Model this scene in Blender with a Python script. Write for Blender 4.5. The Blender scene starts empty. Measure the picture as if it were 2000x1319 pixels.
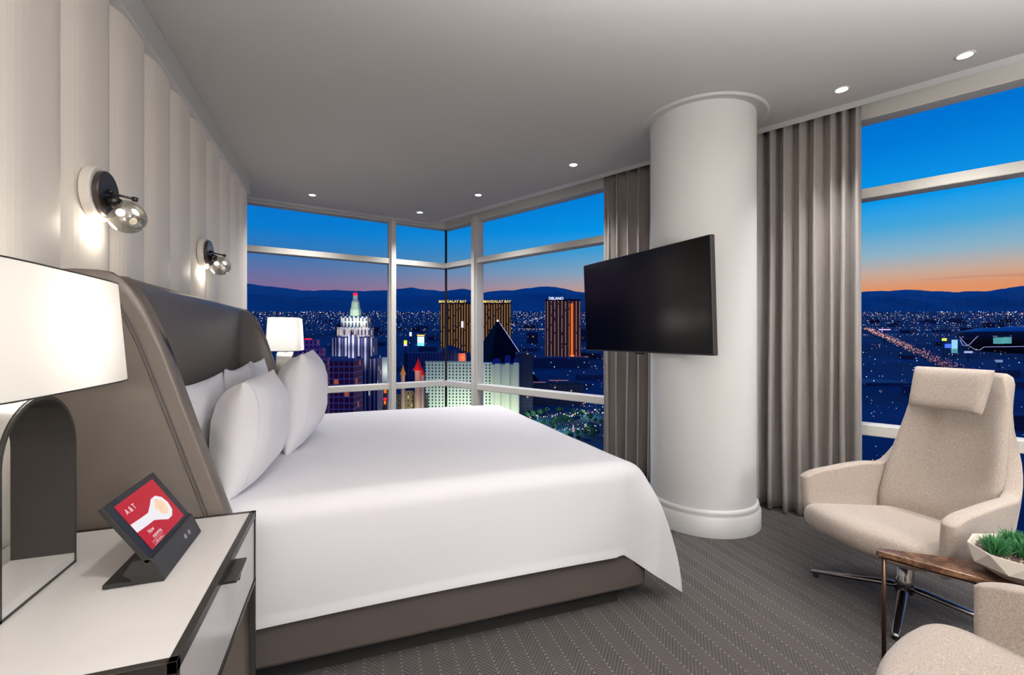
import bpy, bmesh, math, random
from mathutils import Vector, Matrix, noise
random.seed(7)
R = math.radians
scn = bpy.context.scene
col = scn.collection

# ------------------------------------------------------------------ camera
F_PX, CAM_H, YAW = 889.0, 1.25, 20.0
cd = bpy.data.cameras.new('camera'); cam = bpy.data.objects.new('camera', cd); col.objects.link(cam)
cd.sensor_width = 36; cd.lens = 36*F_PX/2000; cd.clip_start = .05; cd.clip_end = 60000
cam.location = (0, 0, CAM_H); cam.rotation_euler = (R(90), 0, R(-YAW))
scn.camera = cam
FW = Vector((math.sin(R(YAW)), math.cos(R(YAW)), 0)); RT = Vector((math.cos(R(YAW)), -math.sin(R(YAW)), 0))
def ray(px, py=659.5):
    return FW + RT*((px-1000)/F_PX) + Vector((0, 0, (659.5-py)/F_PX))
def at(px, py, depth):                  # a point seen at px,py standing depth metres ahead
    return Vector((0, 0, CAM_H)) + ray(px, py)*depth

# ------------------------------------------------------------------ view
scn.view_settings.view_transform = 'Standard'; scn.view_settings.look = 'None'
scn.view_settings.exposure = .18; scn.view_settings.gamma = 1; scn.view_settings.use_curve_mapping = False
scn.cycles.use_denoising = True
scn.cycles.max_bounces = 7; scn.cycles.diffuse_bounces = 4; scn.cycles.glossy_bounces = 3
scn.cycles.transmission_bounces = 5; scn.cycles.transparent_max_bounces = 10
scn.cycles.caustics_reflective = False; scn.cycles.caustics_refractive = False
scn.cycles.sample_clamp_indirect = 4
scn.cycles.use_adaptive_sampling = True; scn.cycles.adaptive_threshold = .02

def s2l(r, g, b):
    f = lambda c: (c/255/12.92) if c/255 <= .04045 else ((c/255+.055)/1.055)**2.4
    return (f(r), f(g), f(b), 1)

# ------------------------------------------------------------------ world: dusk sky
wd = bpy.data.worlds.new('dusk'); scn.world = wd; wd.use_nodes = True
nt = wd.node_tree; nt.nodes.clear(); N = nt.nodes.new; L = nt.links.new
tc = N('ShaderNodeTexCoord'); sx = N('ShaderNodeSeparateXYZ'); L(tc.outputs['Generated'], sx.inputs[0])
el = N('ShaderNodeMath'); el.operation = 'ARCSINE'; L(sx.outputs['Z'], el.inputs[0])
def ramp(stops):
    m = N('ShaderNodeMapRange'); m.inputs['From Min'].default_value = 0; m.inputs['From Max'].default_value = R(40)
    L(el.outputs[0], m.inputs['Value'])
    c = N('ShaderNodeValToRGB'); L(m.outputs[0], c.inputs[0]); e = c.color_ramp.elements
    for i, (d, rgb) in enumerate(stops):
        x = e[i] if i < 2 else e.new(d/40)
        x.position = d/40; x.color = s2l(*rgb)
    return c
rl = ramp([(0, (125, 100, 140)), (5.2, (130, 104, 146)), (7, (104, 110, 158)), (9.5, (52, 116, 176)), (12, (8, 122, 204)), (20, (0, 104, 204)), (40, (0, 60, 150))])
rr = ramp([(0, (226, 130, 90)), (4.7, (222, 146, 104)), (6.2, (196, 168, 152)), (8, (140, 176, 196)), (10.5, (70, 164, 214)), (13, (4, 152, 232)), (18, (0, 122, 214)), (23, (0, 100, 198)), (40, (0, 60, 150))])
az = N('ShaderNodeMath'); az.operation = 'ARCTAN2'; L(sx.outputs['X'], az.inputs[0]); L(sx.outputs['Y'], az.inputs[1])
mr = N('ShaderNodeMapRange'); mr.interpolation_type = 'SMOOTHSTEP'; mr.inputs['From Min'].default_value = R(-12); mr.inputs['From Max'].default_value = R(52)
L(az.outputs[0], mr.inputs['Value'])
mx = N('ShaderNodeMix'); mx.data_type = 'RGBA'; L(mr.outputs[0], mx.inputs['Factor']); L(rl.outputs[0], mx.inputs['A']); L(rr.outputs[0], mx.inputs['B'])
mp = N('ShaderNodeMapping'); mp.inputs['Scale'].default_value = (3, 3, 60); L(tc.outputs['Generated'], mp.inputs[0])
cn = N('ShaderNodeTexNoise'); cn.inputs['Scale'].default_value = 2.2; cn.inputs['Detail'].default_value = 3; L(mp.outputs[0], cn.inputs['Vector'])
cr = N('ShaderNodeMapRange'); cr.inputs['From Min'].default_value = .58; cr.inputs['From Max'].default_value = .7; L(cn.outputs['Fac'], cr.inputs['Value'])
lo = N('ShaderNodeMapRange'); lo.inputs['From Min'].default_value = R(5.8); lo.inputs['From Max'].default_value = R(4.2); L(el.outputs[0], lo.inputs['Value'])
cm = N('ShaderNodeMath'); cm.operation = 'MULTIPLY'; L(cr.outputs[0], cm.inputs[0]); L(lo.outputs[0], cm.inputs[1])
cm2 = N('ShaderNodeMath'); cm2.operation = 'MULTIPLY'; L(cm.outputs[0], cm2.inputs[0]); L(mr.outputs[0], cm2.inputs[1])
mc = N('ShaderNodeMix'); mc.data_type = 'RGBA'; L(cm2.outputs[0], mc.inputs['Factor']); L(mx.outputs['Result'], mc.inputs['A']); mc.inputs['B'].default_value = s2l(168, 116, 104)
bz = N('ShaderNodeMapRange'); bz.inputs['From Min'].default_value = -.06; bz.inputs['From Max'].default_value = 0; L(sx.outputs['Z'], bz.inputs['Value'])
md = N('ShaderNodeMix'); md.data_type = 'RGBA'; L(bz.outputs[0], md.inputs['Factor']); md.inputs['A'].default_value = s2l(8, 22, 52); L(mc.outputs['Result'], md.inputs['B'])
bg = N('ShaderNodeBackground'); bg.inputs['Strength'].default_value = .9; L(md.outputs['Result'], bg.inputs[0])
wo = N('ShaderNodeOutputWorld'); L(bg.outputs[0], wo.inputs[0])

# ------------------------------------------------------------------ unseen fill lights added behind the camera, not lamps of the room
def lamp(name, kind, loc, power, color=(1, .93, .85), rot=(0, 0, 0), **kw):
    d = bpy.data.lights.new(name, kind); d.energy = power; d.color = color
    for k, v in kw.items(): setattr(d, k, v)
    o = bpy.data.objects.new(name, d); o.location = loc; o.rotation_euler = rot; col.objects.link(o); return o
WARM = (1, .99, .985)
lamp('added_uplight', 'SPOT', (2.3, -.9, 1.75), 1550, WARM, (R(180), 0, 0), spot_size=R(150), spot_blend=1, shadow_soft_size=.12)  # uplight added out of view so the ceiling bounces soft light
lamp('added_uplight', 'SPOT', (.6, -.5, 1.75), 3000, WARM, (R(180), 0, 0), spot_size=R(150), spot_blend=1, shadow_soft_size=.12)  # second added uplight, brightens the ceiling and the duvet top

lamp('added_fill_point', 'POINT', (1.7, -1.3, 1.5), 100, WARM, shadow_soft_size=.3)  # unseen point light added to brighten the column

# ------------------------------------------------------------------ helpers
MATS = {}
def mat(name, color=(.8, .8, .8, 1), rough=.6, metal=0, bump=0, bscale=200, var=0, vscale=3, spec=.5, emit=None, estr=1, coat=0, sheen=0):
    if name in MATS: return MATS[name]
    m = bpy.data.materials.new(name); m.use_nodes = True; t = m.node_tree; b = t.nodes['Principled BSDF']
    if len(color) == 3: color = s2l(*color)
    b.inputs['Base Color'].default_value = color; b.inputs['Roughness'].default_value = rough; b.inputs['Metallic'].default_value = metal
    b.inputs['Specular IOR Level'].default_value = spec; b.inputs['Coat Weight'].default_value = coat; b.inputs['Sheen Weight'].default_value = sheen
    tcn = t.nodes.new('ShaderNodeTexCoord')
    if var:
        n = t.nodes.new('ShaderNodeTexNoise'); n.inputs['Scale'].default_value = vscale; n.inputs['Detail'].default_value = 5
        t.links.new(tcn.outputs['Object'], n.inputs['Vector'])
        h = t.nodes.new('ShaderNodeHueSaturation'); h.inputs['Color'].default_value = color
        r = t.nodes.new('ShaderNodeMapRange'); r.inputs['To Min'].default_value = 1-var; r.inputs['To Max'].default_value = 1+var
        r.inputs['From Min'].default_value = .3; r.inputs['From Max'].default_value = .7
        t.links.new(n.outputs['Fac'], r.inputs['Value']); t.links.new(r.outputs[0], h.inputs['Value']); t.links.new(h.outputs[0], b.inputs['Base Color'])
    if bump:
        n = t.nodes.new('ShaderNodeTexNoise'); n.inputs['Scale'].default_value = bscale; n.inputs['Detail'].default_value = 3
        t.links.new(tcn.outputs['Object'], n.inputs['Vector'])
        bp = t.nodes.new('ShaderNodeBump'); bp.inputs['Strength'].default_value = bump; bp.inputs['Distance'].default_value = .002
        t.links.new(n.outputs['Fac'], bp.inputs['Height']); t.links.new(bp.outputs[0], b.inputs['Normal'])
    if emit:
        b.inputs['Emission Color'].default_value = s2l(*emit) if len(emit) == 3 else emit; b.inputs['Emission Strength'].default_value = estr
    MATS[name] = m; return m

def new(name, bm, m, parent=None, smooth=False, bevel=0, bseg=2, subsurf=0, solid=0):
    me = bpy.data.meshes.new(name); bmesh.ops.recalc_face_normals(bm, faces=bm.faces[:]); bm.to_mesh(me); bm.free()
    o = bpy.data.objects.new(name, me); col.objects.link(o)
    for k in (m if isinstance(m, (list, tuple)) else [m]): me.materials.append(k)
    if smooth: me.shade_smooth()
    if parent: o.parent = parent
    if solid:
        s = o.modifiers.new('s', 'SOLIDIFY'); s.thickness = solid; s.offset = 0
    if bevel:
        b = o.modifiers.new('b', 'BEVEL'); b.width = bevel; b.segments = bseg; b.limit_method = 'ANGLE'; b.angle_limit = R(40); b.harden_normals = False
    if subsurf:
        s = o.modifiers.new('u', 'SUBSURF'); s.levels = subsurf; s.render_levels = subsurf
    return o
def tag(o, label=None, cat=None, group=None, kind=None):
    if label: o['label'] = label
    if cat: o['category'] = cat
    if group: o['group'] = group
    if kind: o['kind'] = kind
    return o
def thing(name, label, cat, loc=(0, 0, 0), rz=0, group=None):
    o = bpy.data.objects.new(name, None); col.objects.link(o); o.location = loc; o.rotation_euler = (0, 0, rz); o.empty_display_size = .1
    return tag(o, label, cat, group)
def copy_tree(o, parent=None):
    c = o.copy(); col.objects.link(c); c.parent = parent
    for ch in list(o.children): copy_tree(ch, c)
    return c
def B(): return bmesh.new()
def box(bm, lo, hi, M=None, mi=0):
    vs = [bm.verts.new(Vector((x, y, z))) for x in (lo[0], hi[0]) for y in (lo[1], hi[1]) for z in (lo[2], hi[2])]
    if M is not None:
        for v in vs: v.co = M @ v.co
    for q in ((0, 1, 3, 2), (4, 6, 7, 5), (0, 4, 5, 1), (2, 3, 7, 6), (0, 2, 6, 4), (1, 5, 7, 3)):
        f = bm.faces.new([vs[i] for i in q]); f.material_index = mi
def prism(bm, poly, z0, z1, M=None, mi=0):
    a = [bm.verts.new(Vector((p[0], p[1], z0))) for p in poly]; b = [bm.verts.new(Vector((p[0], p[1], z1))) for p in poly]
    if M is not None:
        for v in a+b: v.co = M @ v.co
    n = len(poly); fs = [bm.faces.new(a[::-1]), bm.faces.new(b)]
    for i in range(n): fs.append(bm.faces.new((a[i], a[(i+1) % n], b[(i+1) % n], b[i])))
    for f in fs: f.material_index = mi
def lathe(bm, prof, seg=48, M=None, a0=0, a1=2*math.pi, mi=0):
    full = abs(a1-a0-2*math.pi) < 1e-6; n = seg if full else seg+1; rings = []
    for r, z in prof:
        if r < 1e-6: v = bm.verts.new(Vector((0, 0, z))); rings.append([v]*n)
        else: rings.append([bm.verts.new(Vector((r*math.cos(a0+(a1-a0)*i/seg), r*math.sin(a0+(a1-a0)*i/seg), z))) for i in range(n)])
    if M is not None:
        for v in {v for r_ in rings for v in r_}: v.co = M @ v.co
    for p, q in zip(rings, rings[1:]):
        for i in range(seg):
            j = (i+1) % n; f = []
            for v in (p[i], p[j], q[j], q[i]):
                if v not in f: f.append(v)
            if len(f) > 2: bm.faces.new(f).material_index = mi
def tube(bm, pts, r, seg=10, cap=True, flat=1.0):
    pts = [Vector(p) for p in pts]; rings = []; rr_ = r if isinstance(r, (list, tuple)) else [r]*len(pts)
    up = None
    for i, p in enumerate(pts):
        t = (pts[min(i+1, len(pts)-1)]-pts[max(i-1, 0)]).normalized()
        if up is None: up = Vector((0, 0, 1)) if abs(t.z) < .9 else Vector((1, 0, 0))
        s = t.cross(up).normalized(); u = s.cross(t).normalized(); up = u
        rings.append([bm.verts.new(p+(s*math.cos(a)+u*flat*math.sin(a))*rr_[i]) for a in [2*math.pi*k/seg for k in range(seg)]])
    for p, q in zip(rings, rings[1:]):
        for i in range(seg): bm.faces.new((p[i], p[(i+1) % seg], q[(i+1) % seg], q[i]))
    if cap: bm.faces.new(rings[0][::-1]); bm.faces.new(rings[-1])
def grid(bm, f, nu, nv, closeu=False, mi=0):
    g = [[bm.verts.new(Vector(f(i/nu, j/nv))) for j in range(nv+1)] for i in range(nu if closeu else nu+1)]
    for i in range(nu):
        for j in range(nv):
            i2 = (i+1) % len(g)
            bm.faces.new((g[i][j], g[i2][j], g[i2][j+1], g[i][j+1])).material_index = mi
    return g
def sst(x): x = max(0, min(1, x)); return x*x*(3-2*x)
def text_into(bm, s, size, M, mi=0, extrude=0, bold=0):
    c = bpy.data.curves.new('t', 'FONT'); c.body = s; c.size = size; c.extrude = extrude; c.align_x = 'CENTER'; c.align_y = 'CENTER'; c.offset = bold
    o = bpy.data.objects.new('t', c); col.objects.link(o); bpy.context.view_layer.update()
    me = o.evaluated_get(bpy.context.evaluated_depsgraph_get()).to_mesh()
    b2 = bmesh.new(); b2.from_mesh(me); mp_ = {}
    for v in b2.verts: mp_[v.index] = bm.verts.new(M @ v.co)
    for f in b2.faces:
        try: bm.faces.new([mp_[v.index] for v in f.verts]).material_index = mi
        except ValueError: pass
    b2.free(); bpy.data.objects.remove(o); bpy.data.curves.remove(c)

# ------------------------------------------------------------------ materials
m_ceil = mat('ceiling_paint', (196, 193, 190), .9, var=.02, vscale=.6, bump=.05, bscale=400)
m_white = mat('window_frame_paint', (212, 209, 201), .5)
m_trim = mat('trim_paint', (205, 204, 202), .5)
m_col = mat('column_vinyl', (226, 225, 223), .55, bump=.12, bscale=260)
m_panel = mat('cream_upholstery', (238, 231, 221), .55, bump=.12, bscale=500, var=.02, vscale=2)
m_wall = mat('wall_paint', (205, 200, 192), .8)
m_leather = mat('taupe_leather', (86, 78, 72), .40, bump=.22, bscale=500, var=.05, vscale=4)
m_leather_d = mat('bed_base_leather', (60, 54, 51), .5, bump=.2, bscale=500, var=.05, vscale=4)
m_sheet = mat('white_cotton', (232, 230, 234), .75, bump=.08, bscale=900, sheen=.1)
m_black = mat('black_metal', (38, 35, 33), .42, metal=.5)
m_plas = mat('black_plastic', (12, 12, 12), .35)
m_blackm = mat('matte_black', (8, 8, 8), .8)
m_bronze = mat('bronze_metal', (62, 42, 32), .35, metal=.8)
m_chrome = mat('dark_chrome', (150, 146, 146), .16, metal=1)
m_nickel = mat('smoked_nickel', (88, 80, 80), .28, metal=.9)
m_silver = mat('satin_silver', (170, 168, 165), .3, metal=.6)
m_marble = mat('white_marble', (204, 200, 196), .22, var=.03, vscale=6)
m_curt = mat('curtain_linen', (150, 143, 139), .85, bump=.35, bscale=350, var=.04, vscale=30, sheen=.2)
m_dark_in = mat('lamp_arch_paint', (46, 43, 40), .45, metal=.3)

def fabric_mat():
    m = mat('oatmeal_wool', (196, 178, 162), .95, bump=.25, bscale=500, sheen=.25)
    t = m.node_tree; b = t.nodes['Principled BSDF']; tcn = t.nodes.new('ShaderNodeTexCoord')
    n = t.nodes.new('ShaderNodeTexNoise'); n.inputs['Scale'].default_value = 260; n.inputs['Detail'].default_value = 4
    c = t.nodes.new('ShaderNodeValToRGB'); c.color_ramp.elements[0].position = .35; c.color_ramp.elements[1].position = .68
    c.color_ramp.elements[0].color = s2l(144, 131, 121); c.color_ramp.elements[1].color = s2l(178, 165, 154)
    t.links.new(tcn.outputs['Object'], n.inputs['Vector']); t.links.new(n.outputs['Fac'], c.inputs[0]); t.links.new(c.outputs[0], b.inputs['Base Color'])
    return m
m_wool = fabric_mat()

def carpet_mat():
    m = mat('chevron_carpet', (74, 68, 66), .95, sheen=.1); t = m.node_tree; b = t.nodes['Principled BSDF']; n = t.nodes.new; l = t.links.new
    tcn = n('ShaderNodeTexCoord'); mp_ = n('ShaderNodeMapping'); mp_.inputs['Rotation'].default_value = (0, 0, R(2)); l(tcn.outputs['Object'], mp_.inputs[0])
    s = n('ShaderNodeSeparateXYZ'); l(mp_.outputs[0], s.inputs[0])
    def ma(op, a, b_=None, c_=None):
        k = n('ShaderNodeMath'); k.operation = op
        for i, v in enumerate((a, b_, c_)):
            if v is None: continue
            if isinstance(v, (int, float)): k.inputs[i].default_value = v
            else: l(v, k.inputs[i])
        return k.outputs[0]
    ns = n('ShaderNodeTexNoise'); ns.inputs['Scale'].default_value = 260; ns.inputs['Detail'].default_value = 3; l(tcn.outputs['Object'], ns.inputs['Vector'])
    u, v = s.outputs['X'], s.outputs['Y']
    tri = ma('PINGPONG', u, .068)                       # zigzag bands, 7 cm from point to point
    w = ma('ADD', v, ma('MULTIPLY', tri, 1.25))
    st = ma('MULTIPLY', ma('PINGPONG', w, .0105), 1/.0105)
    d1 = ma('PINGPONG', u, .034); d2 = ma('SUBTRACT', ma('PINGPONG', w, .0105), .0105)
    dd = ma('SQRT', ma('ADD', ma('POWER', d1, 2), ma('POWER', d2, 2)))
    dot = ma('LESS_THAN', dd, ma('MULTIPLY', ns.outputs['Fac'], .0105))
    f = ma('ADD', ma('MULTIPLY', st, .85), ma('MULTIPLY', ns.outputs['Fac'], .35))
    c = n('ShaderNodeValToRGB'); c.color_ramp.elements[0].position = .22; c.color_ramp.elements[1].position = .9
    c.color_ramp.elements[0].color = s2l(14, 12, 12); c.color_ramp.elements[1].color = s2l(58, 51, 49)
    l(f, c.inputs[0])
    x = n('ShaderNodeMix'); x.data_type = 'RGBA'; l(dot, x.inputs['Factor']); l(c.outputs[0], x.inputs['A']); x.inputs['B'].default_value = s2l(88, 81, 79)
    l(x.outputs['Result'], b.inputs['Base Color'])
    bp = n('ShaderNodeBump'); bp.inputs['Strength'].default_value = .6; bp.inputs['Distance'].default_value = .004
    l(ma('ADD', f, dot), bp.inputs['Height']); l(bp.outputs[0], b.inputs['Normal'])
    return m
m_carpet = carpet_mat()

def glass_mat(name, fac=.02, tint=(1, 1, 1, 1)):
    m = bpy.data.materials.new(name); m.use_nodes = True; t = m.node_tree; t.nodes.clear(); n = t.nodes.new
    a = n('ShaderNodeBsdfTransparent'); a.inputs[0].default_value = tint; g = n('ShaderNodeBsdfGlossy'); g.inputs['Roughness'].default_value = .01
    x = n('ShaderNodeMixShader'); x.inputs[0].default_value = fac; o = n('ShaderNodeOutputMaterial')
    t.links.new(a.outputs[0], x.inputs[1]); t.links.new(g.outputs[0], x.inputs[2]); t.links.new(x.outputs[0], o.inputs[0]); return m
m_glass = glass_mat('window_glass', .0012)

def shade_mat():
    m = bpy.data.materials.new('lamp_shade_linen'); m.use_nodes = True; t = m.node_tree; t.nodes.clear(); n = t.nodes.new
    d = n('ShaderNodeBsdfDiffuse'); d.inputs[0].default_value = s2l(246, 244, 240); tr = n('ShaderNodeBsdfTranslucent'); tr.inputs[0].default_value = s2l(252, 250, 246)
    x = n('ShaderNodeMixShader'); x.inputs[0].default_value = .5; o = n('ShaderNodeOutputMaterial')
    t.links.new(d.outputs[0], x.inputs[1]); t.links.new(tr.outputs[0], x.inputs[2]); t.links.new(x.outputs[0], o.inputs[0]); return m
m_shade = shade_mat()

# ------------------------------------------------------------------ room geometry
H = 2.75
WX = -.905                                                   # upholstered wall
C = Vector((1.057, 6.01, 0))                                 # ceiling edge corner
a1 = R(12.6); e1 = Vector((math.cos(a1), math.sin(a1), 0)); n1 = Vector((-math.sin(a1), math.cos(a1), 0))
a2 = R(26.7); e2 = Vector((math.sin(a2), -math.cos(a2), 0)); n2 = Vector((math.cos(a2), math.sin(a2), 0))
def corner(o1, o2):                                          # corner of the two window lines pushed out by o1, o2
    det = n1.x*n2.y-n1.y*n2.x
    return C + Vector(((o1*n2.y-n1.y*o2)/det, (n1.x*o2-o1*n2.x)/det, 0))
def on2(px, off):                                            # where the sight line of px meets the right window line + off
    d = ray(px); t = (n2.dot(C)+off)/n2.dot(d); return d.x*t, d.y*t
def s2(px, off): x, y = on2(px, off); return e2.dot(Vector((x, y, 0))-corner(.12, off))
G1, G2 = .13, .29
PG = corner(G1, G2)
LL, LR = 3.1, 7.2                                            # lengths of the two glass lines from the corner
pL = PG-e1*LL; pR = PG+e2*LR
floor_poly = [(-1.95, -3), (pL.x, pL.y), (PG.x, PG.y), (pR.x, pR.y), (pR.x+.3, -3)]
bm = B(); prism(bm, floor_poly, -.15, 0); tag(new('floor', bm, m_carpet), kind='structure')
cL = C-e1*3.0; cR = C+e2*7.2
bm = B(); prism(bm, [(-1.95, -3), (cL.x, cL.y), (C.x, C.y), (cR.x, cR.y), (cR.x+.3, -3)], H, H+.14); tag(new('ceiling', bm, m_ceil), kind='structure')
bm = B(); o1, o2 = corner(.3, .5), C
prism(bm, [((o1-e1*3.3).x, (o1-e1*3.3).y), (o1.x, o1.y), ((o1+e2*7.4).x, (o1+e2*7.4).y), (cR.x, cR.y), (C.x, C.y), (cL.x, cL.y)], H+.10, H+.16)
tag(new('ceiling', bm, m_ceil), kind='structure')
# bevelled lip that runs round the ceiling edge
bm = B()
ci = corner(-.05, -.05)
for p, q, e in ((cL, C, e1), (C, cR, e2)):
    nn = n1 if e is e1 else n2
    pi_ = (ci if p is C else p-nn*.05); qi = (ci if q is C else q-nn*.05)
    vs = [bm.verts.new(v) for v in (p+Vector((0, 0, H+.1)), q+Vector((0, 0, H+.1)), q+Vector((0, 0, H-.018)), p+Vector((0, 0, H-.018)), pi_+Vector((0, 0, H)), qi+Vector((0, 0, H)))]
    bm.faces.new((vs[0], vs[1], vs[2], vs[3])); bm.faces.new((vs[3], vs[2], vs[5], vs[4]))
tag(new('trim_1', bm, m_trim), kind='structure')
# fluted cream wall
STEP, SEAM = .3305, 1.953
WEND = 4.96
bm = B(); K0 = -15
prof = []
for k in range(K0, 11):
    y0 = SEAM+STEP*k
    for i in range(19):
        u = .5-.5*math.cos(math.pi*i/18); y = y0+u*STEP
        if y > WEND+1e-4: continue
        prof.append((y, .036*(1-abs(2*u-1)**3.4)))
bot = [bm.verts.new((WX+b, y, .0)) for y, b in prof]; top = [bm.verts.new((WX+b, y, 2.63)) for y, b in prof]
for i in range(len(prof)-1): bm.faces.new((bot[i], bot[i+1], top[i+1], top[i]))
box(bm, (WX-.30, -3, 0), (WX-.002, WEND, H))
tag(new('wall_left', bm, m_panel), kind='structure')
bm = B(); box(bm, (WX-.01, -3, 2.60), (WX+.052, WEND-.08, H+.0)); box(bm, (WX-.3, WEND-.08, 2.60), (WX+.004, WEND+.004, H))
tag(new('trim_2', bm, m_trim, bevel=.004), kind='structure')
bm = B(); box(bm, (-2.1, WEND-.2, 0), (-1.95, 5.6, H+.14)); tag(new('wall_left', bm, m_wall), kind='structure')
bm = B(); box(bm, (-2.1, -3.15, 0), (pR.x+.5, -3, H+.14)); tag(new('wall_back', bm, m_wall), kind='structure')
bm = B(); prism(bm, [(pR.x, pR.y), (pR.x+.15, pR.y), (pR.x+.45, -3), (pR.x+.3, -3)], 0, H+.14); tag(new('wall_right', bm, m_wall), kind='structure')

# windows -----------------------------------------------------------------
def win(name, P0, e, nrm, length, mulls, sign):
    """frame in local space: x along e from the corner, y inward depth, z up"""
    M = Matrix(((e.x*sign, nrm.x, 0, P0.x), (e.y*sign, nrm.y, 0, P0.y), (0, 0, 1, 0), (0, 0, 0, 1)))
    root = thing(name, None, None); root['kind'] = 'structure'
    bm = B()
    box(bm, (-.0, -.07, 2.72), (length, .06, 2.87), M)            # head
    box(bm, (.0, -.075, 2.187), (length, .05, 2.255), M)
    box(bm, (.0, -.075, .59), (length, .05, .665), M)
    box(bm, (.0, -.075, 0), (length, .06, .10), M)
    new('window_frame', bm, m_white, root, bevel=.006)
    for s_ in mulls:
        bm = B(); box(bm, (s_-.028, -.115, 0), (s_+.028, .05, 2.78), M); box(bm, (s_-.045, -.085, 0), (s_+.045, -.0, 2.78), M)
        new('mullion', bm, m_white, root, bevel=.004)
    edges = [0]+sorted(mulls)+[length]
    for s0, s1 in zip(edges, edges[1:]):
        for z0, z1 in ((.10, .59), (.665, 2.187), (2.255, 2.72)):
            bm = B(); box(bm, (s0+(.03 if s0 else 0), .0, z0-.01), (s1-.03, .012, z1+.01), M); new('pane', bm, m_glass, root)
    return root
def d1px(px, off):
    d = ray(px); t = (n1.dot(C)+off)/n1.dot(d); return (PG-Vector((d.x*t, d.y*t, 0))).dot(e1)
win('window_1', PG, e1, n1, LL, [d1px(768, G1-.1), d1px(768, G1-.1)+1.75], -1)
sm = s2(930, G2-.05)
win('window_2', PG, e2, n2, LR, [sm, sm+2.3, sm+6.0], 1)
bm = B(); tube(bm, [(PG.x, PG.y, .1), (PG.x, PG.y, 2.72)], .016, 8); tag(new('trim_3', bm, m_blackm), kind='structure')

# round column ------------------------------------------------------------
cang = R(42.6); CD = 3.452; CX, CY, CR = CD*math.sin(cang), CD*math.cos(cang), .342
MC = Matrix.Translation((CX, CY, 0))
bm = B(); lathe(bm, [(CR, 0), (CR, H+.01)], 96, MC); tag(new('column', bm, m_col, smooth=True), 'off-white round column with the television mounted on it', None, kind='structure')
bm = B(); lathe(bm, [(CR, .165), (CR+.010, .16), (CR+.016, .145), (CR+.013, .132), (CR+.016, .122), (CR+.026, .112), (CR+.026, 0)], 96, MC)
tag(new('baseboard_column', bm, m_trim, smooth=True), kind='structure')
bm = B(); lathe(bm, [(CR-.001, H-.004), (CR+.045, H-.004), (CR+.052, H-.010), (CR+.062, H-.016), (CR+.072, H-.012), (CR+.075, H)], 96, MC)
tag(new('trim_4', bm, m_trim, smooth=True), kind='structure')
# baseboards out of the picture's centre
bm = B(); box(bm, (-2, -3, 0), (pR.x+.3, -2.985, .12)); tag(new('baseboard_back', bm, m_trim), kind='structure')

# ------------------------------------------------------------------ curtains
def curtain(label, px0, px1, nf, seed, amp=.045):
    rnd = random.Random(seed); off = .09; Q = corner(.12, off)
    a, b = s2(px0, off), s2(px1, off)
    ph = [rnd.uniform(.75, 1.25) for _ in range(nf)]; tot = sum(ph); cum = [sum(ph[:i])/tot for i in range(nf+1)]
    am = [rnd.uniform(.75, 1.2) for _ in range(nf+1)]; dr = [rnd.uniform(-.012, .012) for _ in range(nf+1)]
    def f(u, v):
        i = min(nf-1, max(0, next((k for k in range(nf) if u <= cum[k+1]), nf-1))); loc = (u-cum[i])/(cum[i+1]-cum[i])
        z = .012+v*(H+.06-.012); w = math.sin(2*math.pi*loc)
        w = math.copysign(abs(w)**.75, w)
        A = amp*am[i]*(.78+.35*(1-v))
        s_ = a+(b-a)*u+.022*math.sin(4*math.pi*loc)*(1-.3*v)+dr[i]*math.sin(v*5+i)*(1-v)
        p = Q+e2*s_+n2*(w*A+.006*math.sin(9*v+7*u))
        return (p.x, p.y, z)
    bm = B(); grid(bm, f, nf*20, 26)
    o = new('curtain', bm, m_curt, smooth=True, solid=.004); return tag(o, label, 'curtain')
curtain('narrow grey curtain panel hanging behind the television, left of the column', 1179, 1300, 6, 3, .062)
curtain('wide grey curtain hanging between the column and the right-hand window', 1466, 1682, 8, 5, .062)
bm = B(); q = corner(.12, .09); a_, b_ = s2(1165, .09), s2(1700, .09); tube(bm, [q+e2*a_+Vector((0, 0, H+.085)), q+e2*b_+Vector((0, 0, H+.085))], .012, 8)
tag(new('curtain_track', bm, m_trim), 'slim ceiling track in the slot above the grey curtains', 'curtain track')

# ------------------------------------------------------------------ downlights
m_dl = mat('downlight_lens', (255, 250, 240), emit=(255, 244, 226), estr=9)
m_dl.cycles.emission_sampling = 'NONE'
DL = [(610, 381, 'leftmost recessed ceiling downlight, above the left window'), (820, 415, 'recessed ceiling downlight nearest the window corner'),
      (934, 381, 'recessed ceiling downlight above the narrow window mullion right of the corner'), (1120, 322, 'recessed ceiling downlight left of the column top'),
      (1644, 175, 'recessed ceiling downlight above the wide curtain'), (1885, 108, 'rightmost recessed ceiling downlight, top right corner')]
def downlight(x, y, label, pw=86, sz=112):
    t = thing('downlight', label, 'downlight', (x, y, H), group='recessed downlights in the ceiling')
    bm = B(); lathe(bm, [(.031, -.001), (.033, -.003), (.041, -.003), (.043, 0)], 32); new('trim_ring', bm, m_trim, t, smooth=True)
    bm = B(); lathe(bm, [(0, -.003), (.032, -.002)], 32); new('lens', bm, m_dl, t)
    lamp('downlight_beam', 'SPOT', (x, y, H-.02), pw, (1, .975, .95), spot_size=R(sz), spot_blend=1, shadow_soft_size=.05)
for px, py, lb in DL:
    d = ray(px, py); t_ = (H-CAM_H)/d.z; downlight(d.x*t_, d.y*t_, lb, *((105, 125) if px < 1000 else (100, 112) if px < 1200 else (70, 84) if px < 1700 else (86, 100)))
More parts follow.
